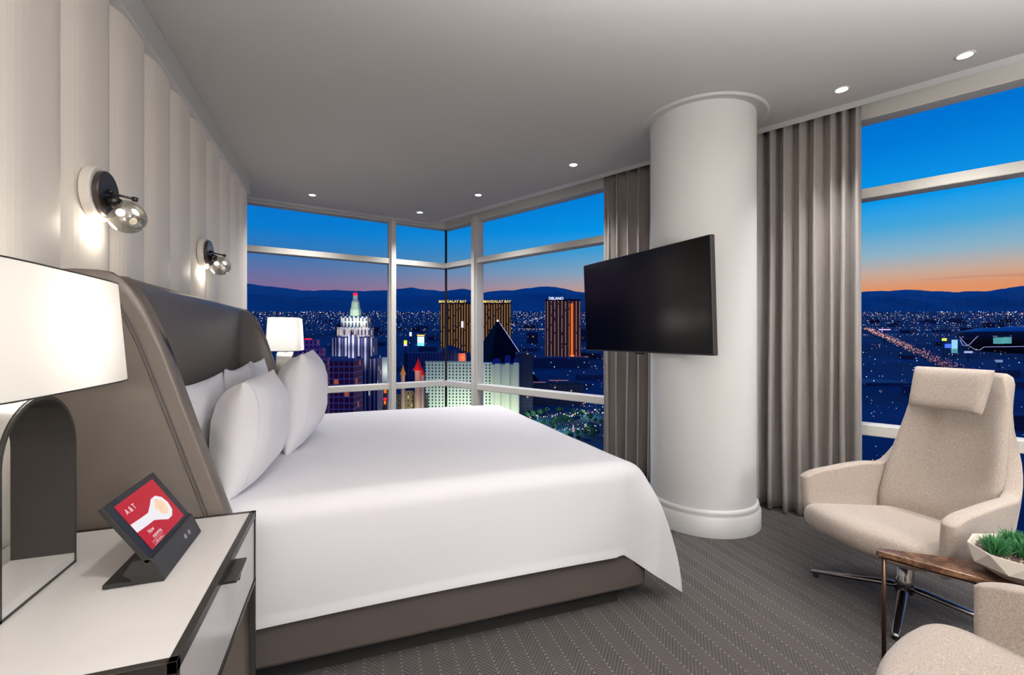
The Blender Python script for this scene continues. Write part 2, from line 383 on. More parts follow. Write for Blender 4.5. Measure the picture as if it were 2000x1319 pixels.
for i, (x, y) in enumerate([(2.9, .2), (1.2, -.6), (.3, -1.9), (2.6, -1.5), (.2, .3)]):  # beams added out of view to brighten the room, no fittings there
    lamp('downlight_beam', 'SPOT', (x, y, H-.02), 86, (1, .975, .95), spot_size=R(120), spot_blend=.9, shadow_soft_size=.06)

# ------------------------------------------------------------------ bed
YN, YF = 1.77, 3.70
bed = thing('bed', 'large taupe leather bed with a tall curved winged headboard', 'bed', (0, 0, 0))
bm = B(); box(bm, (-.865, YN, .10), (1.305, YF, .42)); new('base', bm, m_leather_d, bed, bevel=.015, bseg=3)
bm = B(); box(bm, (-.84, YN+.09, 0), (1.21, YF-.09, .10)); new('plinth', bm, m_blackm, bed)
bm = B(); box(bm, (-.655, YN+.03, .42), (1.27, YF-.03, .655)); new('mattress', bm, m_sheet, bed, bevel=.05, bseg=4)
ZT = 1.437
def wing_z(x):
    a, b = ZT+.02, 1.425-3.13*(x+.605); k = .26
    h = max(0, min(1, .5+.5*(b-a)/k)); return b*(1-h)+a*h-k*h*(1-h)
XF = -.30
def headboard():
    inner, outer = [], []
    def arc(cx, cy, r, t0, t1, n): return [(cx+r*math.cos(R(t0+(t1-t0)*i/n)), cy+r*math.sin(R(t0+(t1-t0)*i/n))) for i in range(1, n+1)]
    yo, yi, xb, xi, ri, ro = YN-.055, YN+.022, -.868, -.68, .17, .07
    n1_ = 36
    for i in range(n1_+1):
        x = XF+(xi+ri-XF)*i/n1_; xo = XF+(xb+ro-XF)*i/n1_*1.0; inner.append((x, yi)); outer.append((min(x, x+(xo-x)*(i/n1_)**4), yo))
    inner += arc(xi+ri, yi+ri, ri, 270, 180, 12); outer += arc(xb+ro, yo+ro, ro, 270, 180, 12)
    ym = (YN+YF)/2
    n2_ = 10
    yi0, yo0 = inner[-1][1], outer[-1][1]
    for i in range(1, n2_+1): inner.append((xi, yi0+(ym-yi0)*i/n2_)); outer.append((xb, yo0+(ym-yo0)*i/n2_))
    mir = lambda L_: L_+[(x, 2*ym-y) for x, y in L_[-2::-1]]
    return mir(inner), mir(outer)
inn, out = headboard(); bm = B(); rings = []
NP = 10
for (xi, yi), (xo, yo) in zip(inn, out):
    r = .045; rg = [bm.verts.new((xo, yo, .06))]
    w = math.hypot(xi-xo, yi-yo)
    for k in range(NP+1):
        a = math.pi*k/NP; f = min(.5, r/w)
        c = (1-math.cos(a))/2
        if f < .5: c = f*(1-math.cos(a)) if a <= math.pi/2 else 1-f*(1+math.cos(a))
        xv = xo+(xi-xo)*c
        rg.append(bm.verts.new((xv, yo+(yi-yo)*c, max(.40, wing_z(xv))-r+r*math.sin(a))))
    rg.append(bm.verts.new((xi, yi, .06))); rings.append(rg)
for p, q in zip(rings, rings[1:]):
    for i in range(len(p)-1): bm.faces.new((p[i], p[i+1], q[i+1], q[i]))
bm.faces.new(rings[0]); bm.faces.new(rings[-1][::-1])
hb = new('headboard', bm, m_leather, bed, smooth=True)
for sgn, yy in ((-1, YN-.056), (1, YF+.056)):
    for dd in (.050, .059):
        pts = [(x, yy, wing_z(x)-dd*1.0) for x in [-.86+i*(.86-.335)/40 for i in range(41)]]
        # step the seam inwards, square to the slanted edge
        q = []
        for i, p in enumerate(pts):
            a, b = Vector(pts[max(i-1, 0)]), Vector(pts[min(i+1, 40)]); t = (b-a).normalized(); nn = Vector((t.z, 0, -t.x)); 
            if nn.z > 0: nn = -nn
            base = Vector((p[0], yy, wing_z(p[0]))); q.append(base+nn*dd)
        bm = B(); tube(bm, q, .0024, 6); new('piping', bm, m_leather_d, hb, smooth=True)

# pillows -----------------------------------------------------------------
def pillow_mesh(w, h, t, seed):
    bm = B(); n = 34
    def side(sg):
        def f(u, v):
            a, b = 2*u-1, 2*v-1
            x = w/2*a*(1-.10*(1-b*b)*abs(a)**3); z = h/2*b*(1-.11*(1-a*a)*abs(b)**3)
            th = t/2*max(0, (1-abs(a)**2.7)*(1-abs(b)**2.7))**.66
            nz = noise.noise(Vector((a*1.6+seed, b*1.6, sg)))*.14+noise.noise(Vector((a*5+seed, b*4, sg*3)))*.05
            edge = min(1, (1-max(abs(a), abs(b)))*6)
            wr = noise.noise(Vector((a*14+seed, b*3 if abs(a) > abs(b) else b*14, 4)))*.006*(1-edge*.6)*min(1, edge*3)
            return (x, sg*(th*(1+nz)+wr)+.0, z+h/2)
        return f
    g1 = grid(bm, side(1), n, n); g2 = grid(bm, side(-1), n, n)
    bmesh.ops.remove_doubles(bm, verts=bm.verts[:], dist=.0004)
    return bm
def pillow(label, w, h, t, loc, rx, ry, rz, seed):
    o = new('pillow', pillow_mesh(w, h, t, seed), m_sheet, smooth=True, subsurf=1)
    M = Matrix.Translation(loc) @ Matrix.Rotation(R(rz), 4, 'Z') @ Matrix.Rotation(R(rx), 4, 'X') @ Matrix.Rotation(R(ry), 4, 'Y')
    o.matrix_world = M
    # hem seam
    bm = B(); pts = []
    for i in range(25):
        b = -1+2*i/24; a = .86; z = h/2*b*.985+h/2; th = t/2*max(0, (1-abs(a)**2.7)*(1-abs(b)**2.7))**.66
        pts.append((-w/2*a*(1-.10*(1-b*b)*abs(a)**3), -th*1.02-.0015, z))
    tube(bm, pts, .0011, 6); new('hem', bm, m_sheet, o, smooth=True)
    return tag(o, label, 'pillow', 'white pillows against the headboard')
# local: width along x, thickness y (front face -y), height z.  rz=90 turns the front face to +X
pillow('white pillow leaning on the headboard behind the nearest front pillow', .72, .44, .14, (-.60, 2.16, .655), 6, 0, 90, 1)
pillow('white pillow leaning on the headboard, middle of the back row', .58, .45, .14, (-.60, 2.83, .655), 6, 0, 90, 2)
pillow('white pillow leaning on the headboard, farthest of the back row', .54, .46, .14, (-.60, 3.41, .655), 6, 0, 90, 3)
pillow('plump white pillow in the front row, nearest the red tablet display', .74, .44, .25, (-.40, 2.175, .662), 8, 0, 90, 4)
pillow('tall plump white pillow in the front row, in front of the far lamp', .82, .52, .27, (-.275, 2.83, .664), 8, 0, 90, 5)

# duvet -------------------------------------------------------------------
def duvet():
    bm = B(); x0, x1, y0, y1, zt, rr0 = -.40, 1.25, YN-.020, YF+.020, .680, .075
    cx, cy, cy1 = x1-rr0, y0+rr0, y1-rr0
    def topz(x, y): return zt+noise.noise(Vector((x*1.3, y*1.3, 2)))*.006+.008*math.sin(math.pi*(x-x0)/(x1-x0))
    NV = 30; cols = []
    bul = lambda v: 1-(1-v)**1.6
    def shoulder(s_):
        if s_ < rr0*1.57: a = s_/rr0; return rr0*math.sin(a), rr0*(1-math.cos(a))
        return rr0, rr0+(s_-rr0*1.57)
    def side(x, y, ny, k):
        cl = []
        for j in range(NV+1):
            v = j/NV; ho, dz = shoulder(v*(.455+.012*k))
            o_ = .010*math.sin(math.pi*v)+.004*math.sin(5*v+x*3)*v+.004*(v > .95)-.014*math.exp(-((cx-.01-x)/.02)**2)*min(1, v*5)
            cl.append(bm.verts.new((x, y+ny*(ho+o_), topz(x, y)-dz)))
        cols.append(cl)
    NX = 70
    for i in range(NX+1): side(x0+(cx-x0)*i/NX, cy, -1, 1-i/NX)
    K = 16
    for k in range(1, K+1):                                  # flap that folds out at the foot corner
        w = k/K; cl = []; nx, ny = math.sin(w*math.pi/2), -math.cos(w*math.pi/2)
        for j in range(NV+1):
            v = j/NV; ho, dz = shoulder(v*(.455+.235*w)); q = sst(v*2.4)
            fold = .012*math.sin(math.pi*w)*v-.024*math.exp(-((w-.16)/.1)**2)*v+.018*math.exp(-((w-.72+.5*(v-.5))/.09)**2)*v
            yy = cy+ny*ho; yy = yy*(1-q)+(y0+.012*w)*q
            cl.append(bm.verts.new((cx+nx*ho*(1-q)+(w*rr0)*q+.255*w*bul(v), yy-fold, topz(cx, cy)-dz)))
        cols.append(cl)
    NY = 60
    for i in range(1, NY+1):
        y = cy+(cy1-cy)*i/NY; q = math.exp(-((y-cy)/.20)); q2 = math.exp(-((cy1-y)/.20)); cl = []
        for j in range(NV+1):
            v = j/NV; ho, dz = shoulder(v*(.47+.22*max(q, q2*.4))); s_ = sst(v*2.4)
            yy = y+(y0+.012-cy)*math.exp(-(y-cy)/.12)*s_
            cl.append(bm.verts.new((cx+ho+(.13+.125*max(q, q2*.3)+.018*math.sin(y*12)*(1-max(q, q2)))*bul(v), yy, topz(cx, y)-dz)))
        cols.append(cl)
    for k in range(1, 10):
        w = k/10; cl = []; nx, ny = math.cos(w*math.pi/2), math.sin(w*math.pi/2)
        for j in range(NV+1):
            v = j/NV; ho, dz = shoulder(v*.50); cl.append(bm.verts.new((cx+nx*(ho+.15*bul(v)*nx), cy1+ny*ho, topz(cx, cy1)-dz)))
        cols.append(cl)
    for i in range(NX+1): side(cx-(cx-x0)*i/NX, cy1, 1, 0)
    for p, q in zip(cols, cols[1:]):
        for j in range(NV):
            bm.faces.new((p[j], q[j], q[j+1], p[j+1]))
    n = 40
    xs = [x0+(cx-x0)*i/NX for i in range(NX+1)]; ys = [cy+(cy1-cy)*j/NY for j in range(NY+1)]
    g = [[bm.verts.new((x, y, topz(x, y))) for y in ys] for x in xs]
    for i in range(NX):
        for j in range(NY): bm.faces.new((g[i][j], g[i+1][j], g[i+1][j+1], g[i][j+1]))
    bmesh.ops.remove_doubles(bm, verts=bm.verts[:], dist=.0008)
    return bm
bm = duvet(); dv = new('duvet', bm, m_sheet, smooth=True)
tag(dv, 'smooth white duvet spread over the bed, hanging over the foot corner', 'duvet')

# ------------------------------------------------------------------ nightstand
def nightstand(label, X0, X1, Y0, Y1, ZT, front_sign):
    t = thing('nightstand', label, 'nightstand', ((X0+X1)/2, (Y0+Y1)/2, 0), group='nightstands beside the bed')
    ox, oy = (X0+X1)/2, (Y0+Y1)/2; a, b, c, d = X0-ox, X1-ox, Y0-oy, Y1-oy; r = .016
    bm = B()
    for x in (a, b-r):
        for y in (c, d-r): box(bm, (x, y, 0), (x+r, y+r, ZT))
    for z in (ZT-.022, ZT-.235):
        box(bm, (a, c, z), (b, c+r, z+(.022 if z > .5 else .014))); box(bm, (a, d-r, z), (b, d, z+(.022 if z > .5 else .014)))
        box(bm, (a, c+r, z), (a+r, d-r, z+.014)); box(bm, (b-r, c+r, z), (b, d-r, z+(.022 if z > .5 else .014)))
    for y in (c, d-r): box(bm, (a, y, .03), (b, y+r, .045))
    box(bm, (a, c+r, .03), (a+r, d-r, .045)); box(bm, (b-r, c+r, .03), (b, d-r, .045))
    new('frame', bm, m_black, t, bevel=.001)
    bm = B(); box(bm, (a+r*.9, c+r*.9, ZT-.02), (b-r*.9, d-r*.9, ZT-.001)); new('marble_top', bm, m_marble, t)
    bm = B(); box(bm, (a+r, c+r+.001, ZT-.222), (b-r-.022, d-r-.001, ZT-.021)); new('drawer_box', bm, m_marble, t)
    bm = B(); box(bm, (b-.02, c+r+.002, ZT-.219), (b-.003, d-r-.002, ZT-.026)); dr = new('drawer', bm, m_marble, t, bevel=.001)
    bm = B(); ym = 0; box(bm, (b-.004, ym-.06, ZT-.026), (b+.030, ym+.06, ZT-.018)); box(bm, (b+.020, ym-.02, ZT-.040), (b+.028, ym+.0, ZT-.026))
    new('handle', bm, m_black, dr, bevel=.001)
    bm = B(); box(bm, (a+r, c+r, .032), (b-r, d-r, .044)); new('shelf', bm, m_marble, t)
    return t
NZ = .68
nightstand('white marble nightstand in a black frame, carrying the red tablet display', -.885, -.28, .955, 1.70, NZ, 1)
nightstand('white marble nightstand hidden behind the far pillows under the far lamp', -.885, -.28, 3.80, 4.52, NZ, 1)

# table lamps -------------------------------------------------------------
def table_lamp(label, x, y, z, sw, sl, bulbP):
    """arch stands in the YZ plane, band sw deep along X"""
    t = thing('table_lamp', label, 'table lamp', (x, y, z), group='arched table lamps')
    hw, zs, dp, th = .1375, .30, .062, .008
    def arch(hw_, zs_, z0): return [(-hw_, z0)]+[(hw_*math.cos(R(180-180*i/24)), zs_+hw_*math.sin(R(180-180*i/24))) for i in range(25)]+[(hw_, z0)]
    o_, i_ = arch(hw, zs, 0), arch(hw-th, zs, 0)
    bm = B(); va = {}
    for k, L_ in (('o', o_), ('i', i_)):
        for s_ in (-dp, dp): va[k, s_] = [bm.verts.new((s_, p[0], p[1])) for p in L_]
    n = len(o_)
    for i in range(n-1):
        bm.faces.new((va['o', dp][i], va['o', dp][i+1], va['i', dp][i+1], va['i', dp][i]))
        bm.faces.new((va['o', -dp][i], va['o', -dp][i+1], va['i', -dp][i+1], va['i', -dp][i]))
        bm.faces.new((va['o', dp][i], va['o', dp][i+1], va['o', -dp][i+1], va['o', -dp][i]))
        bm.faces.new((va['i', dp][i], va['i', dp][i+1], va['i', -dp][i+1], va['i', -dp][i]))
    new('arch', bm, m_dark_in, t)
    bm = B(); sk = arch(hw+.0015, zs, 0); g0 = [[bm.verts.new((s_, p[0], p[1])) for p in sk] for s_ in (-dp+.006, dp-.006)]
    for i in range(n-1): bm.faces.new((g0[0][i], g0[0][i+1], g0[1][i+1], g0[1][i]))
    new('outer_skin', bm, m_silver, t, smooth=True)
    bm = B(); box(bm, (-dp, -hw, 0), (dp, hw, .006)); new('base_rim', bm, m_black, t)
    bm = B(); box(bm, (-dp+.001, -hw+th, .006), (dp-.001, hw-th, .026)); new('base', bm, m_marble, t)
    bm = B(); lathe(bm, [(0, zs+hw), (.016, zs+hw), (.016, zs+hw+.03), (.008, zs+hw+.035), (.008, zs+hw+.10), (0, zs+hw+.10)], 16); new('stem', bm, m_silver, t, smooth=True)
    # shade: soft rectangle, tapered to the top
    zb, zt2 = .450, .72
    bm = B()
    def f(u, v):
        a = 2*math.pi*u; e = .16; cx = math.copysign(abs(math.cos(a))**(2*e), math.cos(a)); cy = math.copysign(abs(math.sin(a))**(2*e), math.sin(a))
        k = 1-.10*v; ex = 1+.05*(1-cy*cy)
        return (cx*(sw/2)*k*ex, cy*(sl/2)*k, zb+(zt2-zb)*v)
    grid(bm, f, 96, 6, closeu=True)
    new('shade', bm, m_shade, t, smooth=True)
    bm = B()
    for v in (0, 1): bm = B(); tube(bm, [f(i/64, v) for i in range(65)], .0018, 6, cap=False); new('shade_rim', bm, m_black, t)
    lamp('table_lamp_bulb', 'POINT', (x, y+.03, z+.585), bulbP, (1, .96, .90), shadow_soft_size=.085)
    bm = B(); bmesh.ops.create_uvsphere(bm, u_segments=16, v_segments=10, radius=.028); bmesh.ops.translate(bm, verts=bm.verts[:], vec=(0, 0, .555))
    bmat = mat('bulb_glow', (255, 240, 220), emit=(255, 232, 200), estr=4); bmat.cycles.emission_sampling = 'NONE'
    new('bulb', bm, bmat, t, smooth=True)
    return t
table_lamp('large white-shaded arch lamp in the left foreground, on the near nightstand', -.707, 1.33, NZ, .25, .64, 2.2)
table_lamp('far white-shaded arch lamp standing beyond the headboard by the left window', -.478, 4.24, NZ+.012, .25, .52, 4.2)

# tablet display ----------------------------------------------------------
def tablet():
    # local: y along width (.29), x forward (front lip at x=0), z up
    t = thing('tablet_display', 'black tilted tablet with a red screen on the near nightstand', 'tablet', (-.40, 1.425, NZ))
    w = .145
    side = [(0, 0), (.0, .004), (-.024, .058), (-.034, .052), (-.060, .036), (-.075, .012), (-.118, .012), (-.118, 0)]
    bm = B()
    side = [(0, 0), (-.024, .056), (-.062, .056), (-.082, .026), (-.062, .010), (-.118, .010), (-.118, 0)]
    a = [bm.verts.new((x, -w, z)) for x, z in side]; b = [bm.verts.new((x, w, z)) for x, z in side]; n = len(side)
    bm.faces.new(a); bm.faces.new(b[::-1])
    for i in range(n): bm.faces.new((a[i], a[(i+1) % n], b[(i+1) % n], b[i]))
    new('stand', bm, m_plas, t, bevel=.002)
    # screen slab tilted back
    A, Bt = Vector((-.026, 0, .05)), Vector((-.117, 0, .186))
    up = (Bt-A).normalized(); nr = Vector((up.z, 0, -up.x)); L_ = (Bt-A).length
    M = Matrix(((0, up.x, nr.x, A.x), (1, 0, 0, 0), (0, up.z, nr.z, A.z), (0, 0, 0, 1)))   # local (y-width, up, normal)
    bm = B(); box(bm, (-w+.0, 0, -.012), (w-.0, L_, .0), M); new('bezel', bm, m_plas, t, bevel=.002)
    m_red = mat('screen_red', (40, 2, 6), .4, spec=.2, emit=(176, 22, 38), estr=.95); m_w = mat('screen_white', (60, 60, 62), .4, spec=.2, emit=(226, 224, 228), estr=.9); m_tan = mat('screen_tan', (190, 160, 130), .15, emit=(196, 166, 138), estr=.7, var=.25, vscale=90)
    m_gr = mat('screen_grey', (190, 186, 186), .15, emit=(186, 182, 186), estr=.7)
    sw, z0, z1 = .112, .016, L_-.014
    bm = B(); 
    def quad(x0, y0, x1, y1, h, mi): bm.faces.new([bm.verts.new(M @ Vector(p)) for p in ((x0, y0, h), (x1, y0, h), (x1, y1, h), (x0, y1, h))]).material_index = mi
    def poly(pts, h, mi): bm.faces.new([bm.verts.new(M @ Vector((p[0], p[1], h))) for p in pts]).material_index = mi
    quad(-sw, z0, sw, z1, .0006, 0)
    # spoon: handle from the left edge, bowl to the right
    hd = [(-sw, .070), (-.06, .066), (-.02, .064), (.012, .050), (.034, .040), (.062, .040), (.084, .052), (.092, .074), (.084, .096), (.062, .110), (.034, .110), (.012, .100), (-.02, .088), (-.06, .090), (-sw, .094)]
    poly(hd, .0010, 1)
    poly([(.054+.030*math.cos(R(a)), .075+.027*math.sin(R(a))) for a in range(0, 360, 15)], .0013, 3)
    poly([(.048+(.026+.003*math.sin(R(a*5)))*math.cos(R(a)), .078+(.023+.002*math.cos(R(a*4)))*math.sin(R(a))) for a in range(0, 360, 12)], .0016, 2)
    T = M @ Matrix.Translation((0, 0, .0014))
    text_into(bm, 'A & T', .021, T @ Matrix.Translation((-.068, .122, 0)), 1)
    text_into(bm, 'Now', .015, T @ Matrix.Translation((-.062, .052, 0)), 1)
    text_into(bm, 'steaming', .014, T @ Matrix.Translation((-.050, .037, 0)), 1)
    text_into(bm, 'Learn more', .008, T @ Matrix.Translation((-.062, .0235, 0)), 1)
    for x0, y0, x1, y1 in ((-.09, .0185, -.034, .0192), (-.09, .0285, -.034, .0292), (-.09, .0185, -.0893, .0292), (-.0347, .0185, -.034, .0292)): quad(x0, y0, x1, y1, .0013, 1)
    new('screen', bm, [m_red, m_w, m_tan, m_gr], t)
    for yy in (.045, .075):
        bm = B(); lathe(bm, [(0, .0015), (.006, .0012), (.007, 0)], 16, Matrix.Translation((-.012, yy, .028)) @ Matrix.Rotation(R(66), 4, 'Y')); new('button', bm, m_silver, t, smooth=True)
tablet()

# sconces -----------------------------------------------------------------
m_globe = glass_mat('smoked_globe_glass', .30, (.74, .73, .68, 1))
def sconce(label, y, z):
    t = thing('wall_sconce', label, 'wall sconce', (WX+.034, y, z), group='globe wall sconces above the headboard')
    Mx = Matrix.Rotation(R(90), 4, 'Y')
    bm = B(); lathe(bm, [(0, .0), (.098, .0), (.098, .028), (.095, .031), (0, .031)], 48, Mx); new('backplate', bm, m_panel, t, bevel=.002)
    bm = B(); lathe(bm, [(0, .031), (.080, .031), (.084, .034), (.084, .047), (.081, .050), (0, .050)], 48, Mx); new('disc', bm, m_nickel, t)
    bm = B(); tube(bm, [(.05, 0, -.018), (.078, 0, -.032)], .022, 16); new('socket', bm, m_black, t, smooth=True)
    bm = B(); tube(bm, [(.05, .0, .01), (.064, 0, .012), (.07, .0, .004), (.125, 0, -.006)], .0045, 8); tube(bm, [(.120, 0, -.006), (.134, 0, -.009)], .009, 10); tube(bm, [(.05, 0, .012), (.060, 0, .012)], .009, 10); new('arm', bm, m_black, t, smooth=True)
    c = Vector((.103, 0, -.076))
    bm = B(); bmesh.ops.create_uvsphere(bm, u_segments=40, v_segments=24, radius=.060); bmesh.ops.translate(bm, verts=bm.verts[:], vec=c); new('globe', bm, m_globe, t, smooth=True)
    bm = B(); bmesh.ops.create_uvsphere(bm, u_segments=16, v_segments=10, radius=.014); bmesh.ops.translate(bm, verts=bm.verts[:], vec=c+Vector((-.02, 0, .015))); new('bulb', bm, MATS['bulb_glow'], t, smooth=True)
    lamp('sconce_light', 'POINT', Vector((WX+.034, y, z))+c+Vector((-.055, 0, -.045)), .85, (1, .9, .76), shadow_soft_size=.03)
sconce('larger-looking globe wall sconce at left, above the near lamp shade', 2.085, 1.775)
sconce('farther globe wall sconce on the fluted wall, nearer the window', 3.42, 1.79)

# television --------------------------------------------------------------
def tv():
    pr = Vector((1.16*RT.x+2.62*FW.x, 1.16*RT.y+2.62*FW.y, 0)); pl = Vector((.603*RT.x+3.80*FW.x, .603*RT.y+3.80*FW.y, 0))
    W_ = 1.285; e = (pl-pr).normalized(); mid = (pr+pl)/2; nrm = Vector((-e.y, e.x, 0))
    if nrm.dot(Vector((CX, CY, 0))-mid) > 0: nrm = -nrm
    t = thing('television', 'wide flat black television mounted on the round column', 'television', (mid.x, mid.y, 1.495))
    M = Matrix(((e.x, nrm.x, 0, 0), (e.y, nrm.y, 0, 0), (0, 0, 1, 0), (0, 0, 0, 1))) @ Matrix.Rotation(R(-2.3), 4, 'X')
    if True:
        hh = .352
        m_b = mat('tv_bezel', (58, 56, 56), .35, metal=.4); m_s = mat('tv_screen', (7, 6, 6), .16, spec=.35)
        bm = B(); box(bm, (-W_/2, -.035, -hh), (W_/2, 0, hh), M); new('casing', bm, m_b, t, bevel=.003)
        bm = B(); box(bm, (-W_/2+.006, 0, -hh+.010), (W_/2-.006, .0015, hh-.006), M); new('screen', bm, m_s, t)
        bm = B(); box(bm, (-.04, 0, -hh-.012), (.04, -.02, -hh), M); new('sensor', bm, m_plas, t)
        bm = B(); box(bm, (-.2, -.052, -.15), (.2, -.034, .15), M); box(bm, (-.05, -.13, -.08), (.05, -.05, .08), M); new('wall_mount', bm, m_black, t)
tv()

# ------------------------------------------------------------------ armchairs
def armchair():
    """local frame: faces -y"""
    t = thing('armchair', 'x', 'armchair')
    # shell, s from left arm front (-1) round the back to right arm front (1)
    def plan(s):
        a = abs(s); sg = 1 if s >= 0 else -1
        # a 0..0.42 back panel, .42...62 corner, .62..1 arm
        if a < .40: return (sg*a/.40*.225, .215)
        if a < .66:
            th = (a-.40)/.26*math.pi/2; return (sg*(.225+.06*math.sin(th)), .215-.12+.12*math.cos(th))
        k = (a-.66)/.34; return (sg*(.285+.02*k), .095-.345*k)
    def T(s):
        a = abs(s)
        arm = .585-.03*sst((a-.6)/.4)
        back = 1.085
        k = sst((a-.34)/.19)
        h = back*(1-k)+arm*k
        if a > .9: h -= .03*((a-.9)/.1)**2
        return h
    def f(u, v):
        s = 2*u-1; x, y = plan(s); top_ = T(s); zb = .30; z = zb+(top_-zb)*v
        g = 1-.16*sst((z-.54)/.42)
        lean = .0+max(0, z-.42)*.34*(1-sst((abs(s)-.45)/.3))
        flare = .015*v*(1 if abs(s) > .6 else 0)
        tuck = (1-sst((z-.28)/.14))
        x2 = x*g*(1-.10*tuck); y2 = (y)*(1-.06*tuck)+lean
        if abs(s) < .4: y2 += .05*(abs(x)/.235)**2*-1*(1-.3*v)      # slight wrap
        return (x2+math.copysign(flare, s), y2, z)
    bm = B(); grid(bm, f, 56, 22)
    new('shell', bm, m_wool, t, smooth=True, solid=.058, subsurf=1)
    # seat
    def seat(u, v):
        a, b = 2*u-1, v                                   # across, around section top->front->bottom
        return (0, 0, 0)
    bm = B(); n = 28
    for sg in (1, -1):
        def g(u, v):
            a, b = 2*u-1, v
            yf = -.375+.035*a*a; yb = .20; y = yf+(yb-yf)*b
            hw = .305-.065*b
            # rounded plan corners at the front
            rc = .13; q = max(0, 1-(y-yf)/rc) if b < .3 else 0
            hw2 = hw-(1-math.sqrt(max(0, 1-q*q)))*rc*.9
            ed = max(abs(a), 1-2*b if b < .5 else 0)
            th = .070*max(0, (1-a**6))**.5*max(0, 1-(1-min(1, b*5))**3 if b < .2 else 1)**.5
            zc = .365-.05*b
            return (a*hw2, y, zc+sg*th*(1 if sg > 0 else .9))
        grid(bm, g, n, n)
    bmesh.ops.remove_doubles(bm, verts=bm.verts[:], dist=.003)
    new('seat', bm, m_wool, t, smooth=True, subsurf=1)
    # underside pan
    bm = B(); lathe(bm, [(0, .235), (.09, .235), (.20, .26), (.27, .30), (.27, .33)], 32, Matrix.Translation((0, -.02, 0)))
    new('seat_pan', bm, m_wool, t, smooth=True)
    # headrest
    bm = B(); hw_, hh_ = .165, .105
    for sg in (1, -1):
        def g(u, v):
            a, b = 2*u-1, 2*v-1
            th = .042*max(0, (1-a**6)*(1-b**6))**.5
            z = 1.0+b*hh_; yl = .145+(z-.42)*.34-.028
            x = a*hw_*(1-.04*(1-b))
            return (x, yl+.03*(-(x/.2)**2)-(.012)+ (-sg*th), z)
        grid(bm, g, 24, 18)
    bmesh.ops.remove_doubles(bm, verts=bm.verts[:], dist=.0005)
    new('headrest', bm, m_wool, t, smooth=True, subsurf=1)
    # base
    bm = B(); lathe(bm, [(0, .06), (.034, .06), (.034, .12), (.028, .13), (.028, .24), (0, .24)], 24); new('stem', bm, m_chrome, t, smooth=True)
    for k in range(4):
        a = R(30+90*k); d = Vector((math.cos(a), math.sin(a), 0))
        bm = B(); pts = [d*.02+Vector((0, 0, .085)), d*.08+Vector((0, 0, .078)), d*.22+Vector((0, 0, .052)), d*.36+Vector((0, 0, .026)), d*.375+Vector((0, 0, .022))]
        tube(bm, pts, [.022, .021, .018, .015, .010], 14, flat=.62); lg = new('leg', bm, m_chrome, t, smooth=True)
        bm = B(); lathe(bm, [(0, 0), (.014, 0), (.014, .014), (0, .014)], 12, Matrix.Translation(d*.35)); new('foot_glide', bm, m_blackm, lg)
    return t
ch = armchair()
ch['label'] = 'beige wool swivel armchair with headrest cushion, facing the bed by the right window'; ch['group'] = 'beige swivel armchairs'
ch.location = (2.455, 1.375, 0); ch.rotation_euler = (0, 0, R(-95))
c2 = copy_tree(ch); c2['label'] = 'beige armchair cut off by the bottom right corner, arm and seat visible'
c2.location = (1.495, .472, 0); c2.rotation_euler = (0, 0, R(195))

# side table --------------------------------------------------------------
def wood_mat():
    m = mat('brown_marble', (70, 48, 34), .28, spec=.35); t = m.node_tree; b = t.nodes['Principled BSDF']; tcn = t.nodes.new('ShaderNodeTexCoord')
    n = t.nodes.new('ShaderNodeTexNoise'); n.inputs['Scale'].default_value = 9; n.inputs['Detail'].default_value = 8; n.inputs['Distortion'].default_value = 2.5
    c = t.nodes.new('ShaderNodeValToRGB'); e = c.color_ramp.elements; e[0].position = .32; e[0].color = s2l(38, 22, 15); e[1].position = .5; e[1].color = s2l(70, 46, 32)
    x = e.new(.56); x.color = s2l(112, 84, 62); x = e.new(.62); x.color = s2l(76, 52, 38); x = e.new(.72); x.color = s2l(46, 28, 20)
    t.links.new(tcn.outputs['Object'], n.inputs['Vector']); t.links.new(n.outputs['Fac'], c.inputs[0]); t.links.new(c.outputs[0], b.inputs['Base Color']); return m
m_bm = wood_mat()
TZ = .424; TA = Vector((1.945, 1.165, 0))
tbl = thing('side_table', 'small brown marble side table on thin bronze legs between the armchairs', 'side table', TA)
pts = [Vector((-.012, .012, 0)), Vector((.02, .022, 0)), Vector((.40, -.30, 0)), Vector((.44, -.46, 0)), Vector((.36, -.58, 0)), Vector((.24, -.58, 0)), Vector((.0, -.012, 0))]
bm = B(); prism(bm, [(p.x, p.y) for p in pts][::-1], TZ-.022, TZ); new('top', bm, m_bm, tbl, bevel=.003)
bm = B(); prism(bm, [(p.x*.97+.006, p.y*.97-.004) for p in pts][::-1], TZ-.028, TZ-.022); new('rim', bm, m_bronze, tbl)
for p in (Vector((.010, -.002, 0)), Vector((.40, -.36, 0)), Vector((.27, -.55, 0))):
    bm = B(); tube(bm, [p+Vector((0, 0, 0)), p+Vector((0, 0, TZ-.025))], .0075, 10); new('leg', bm, m_bronze, tbl, smooth=True)

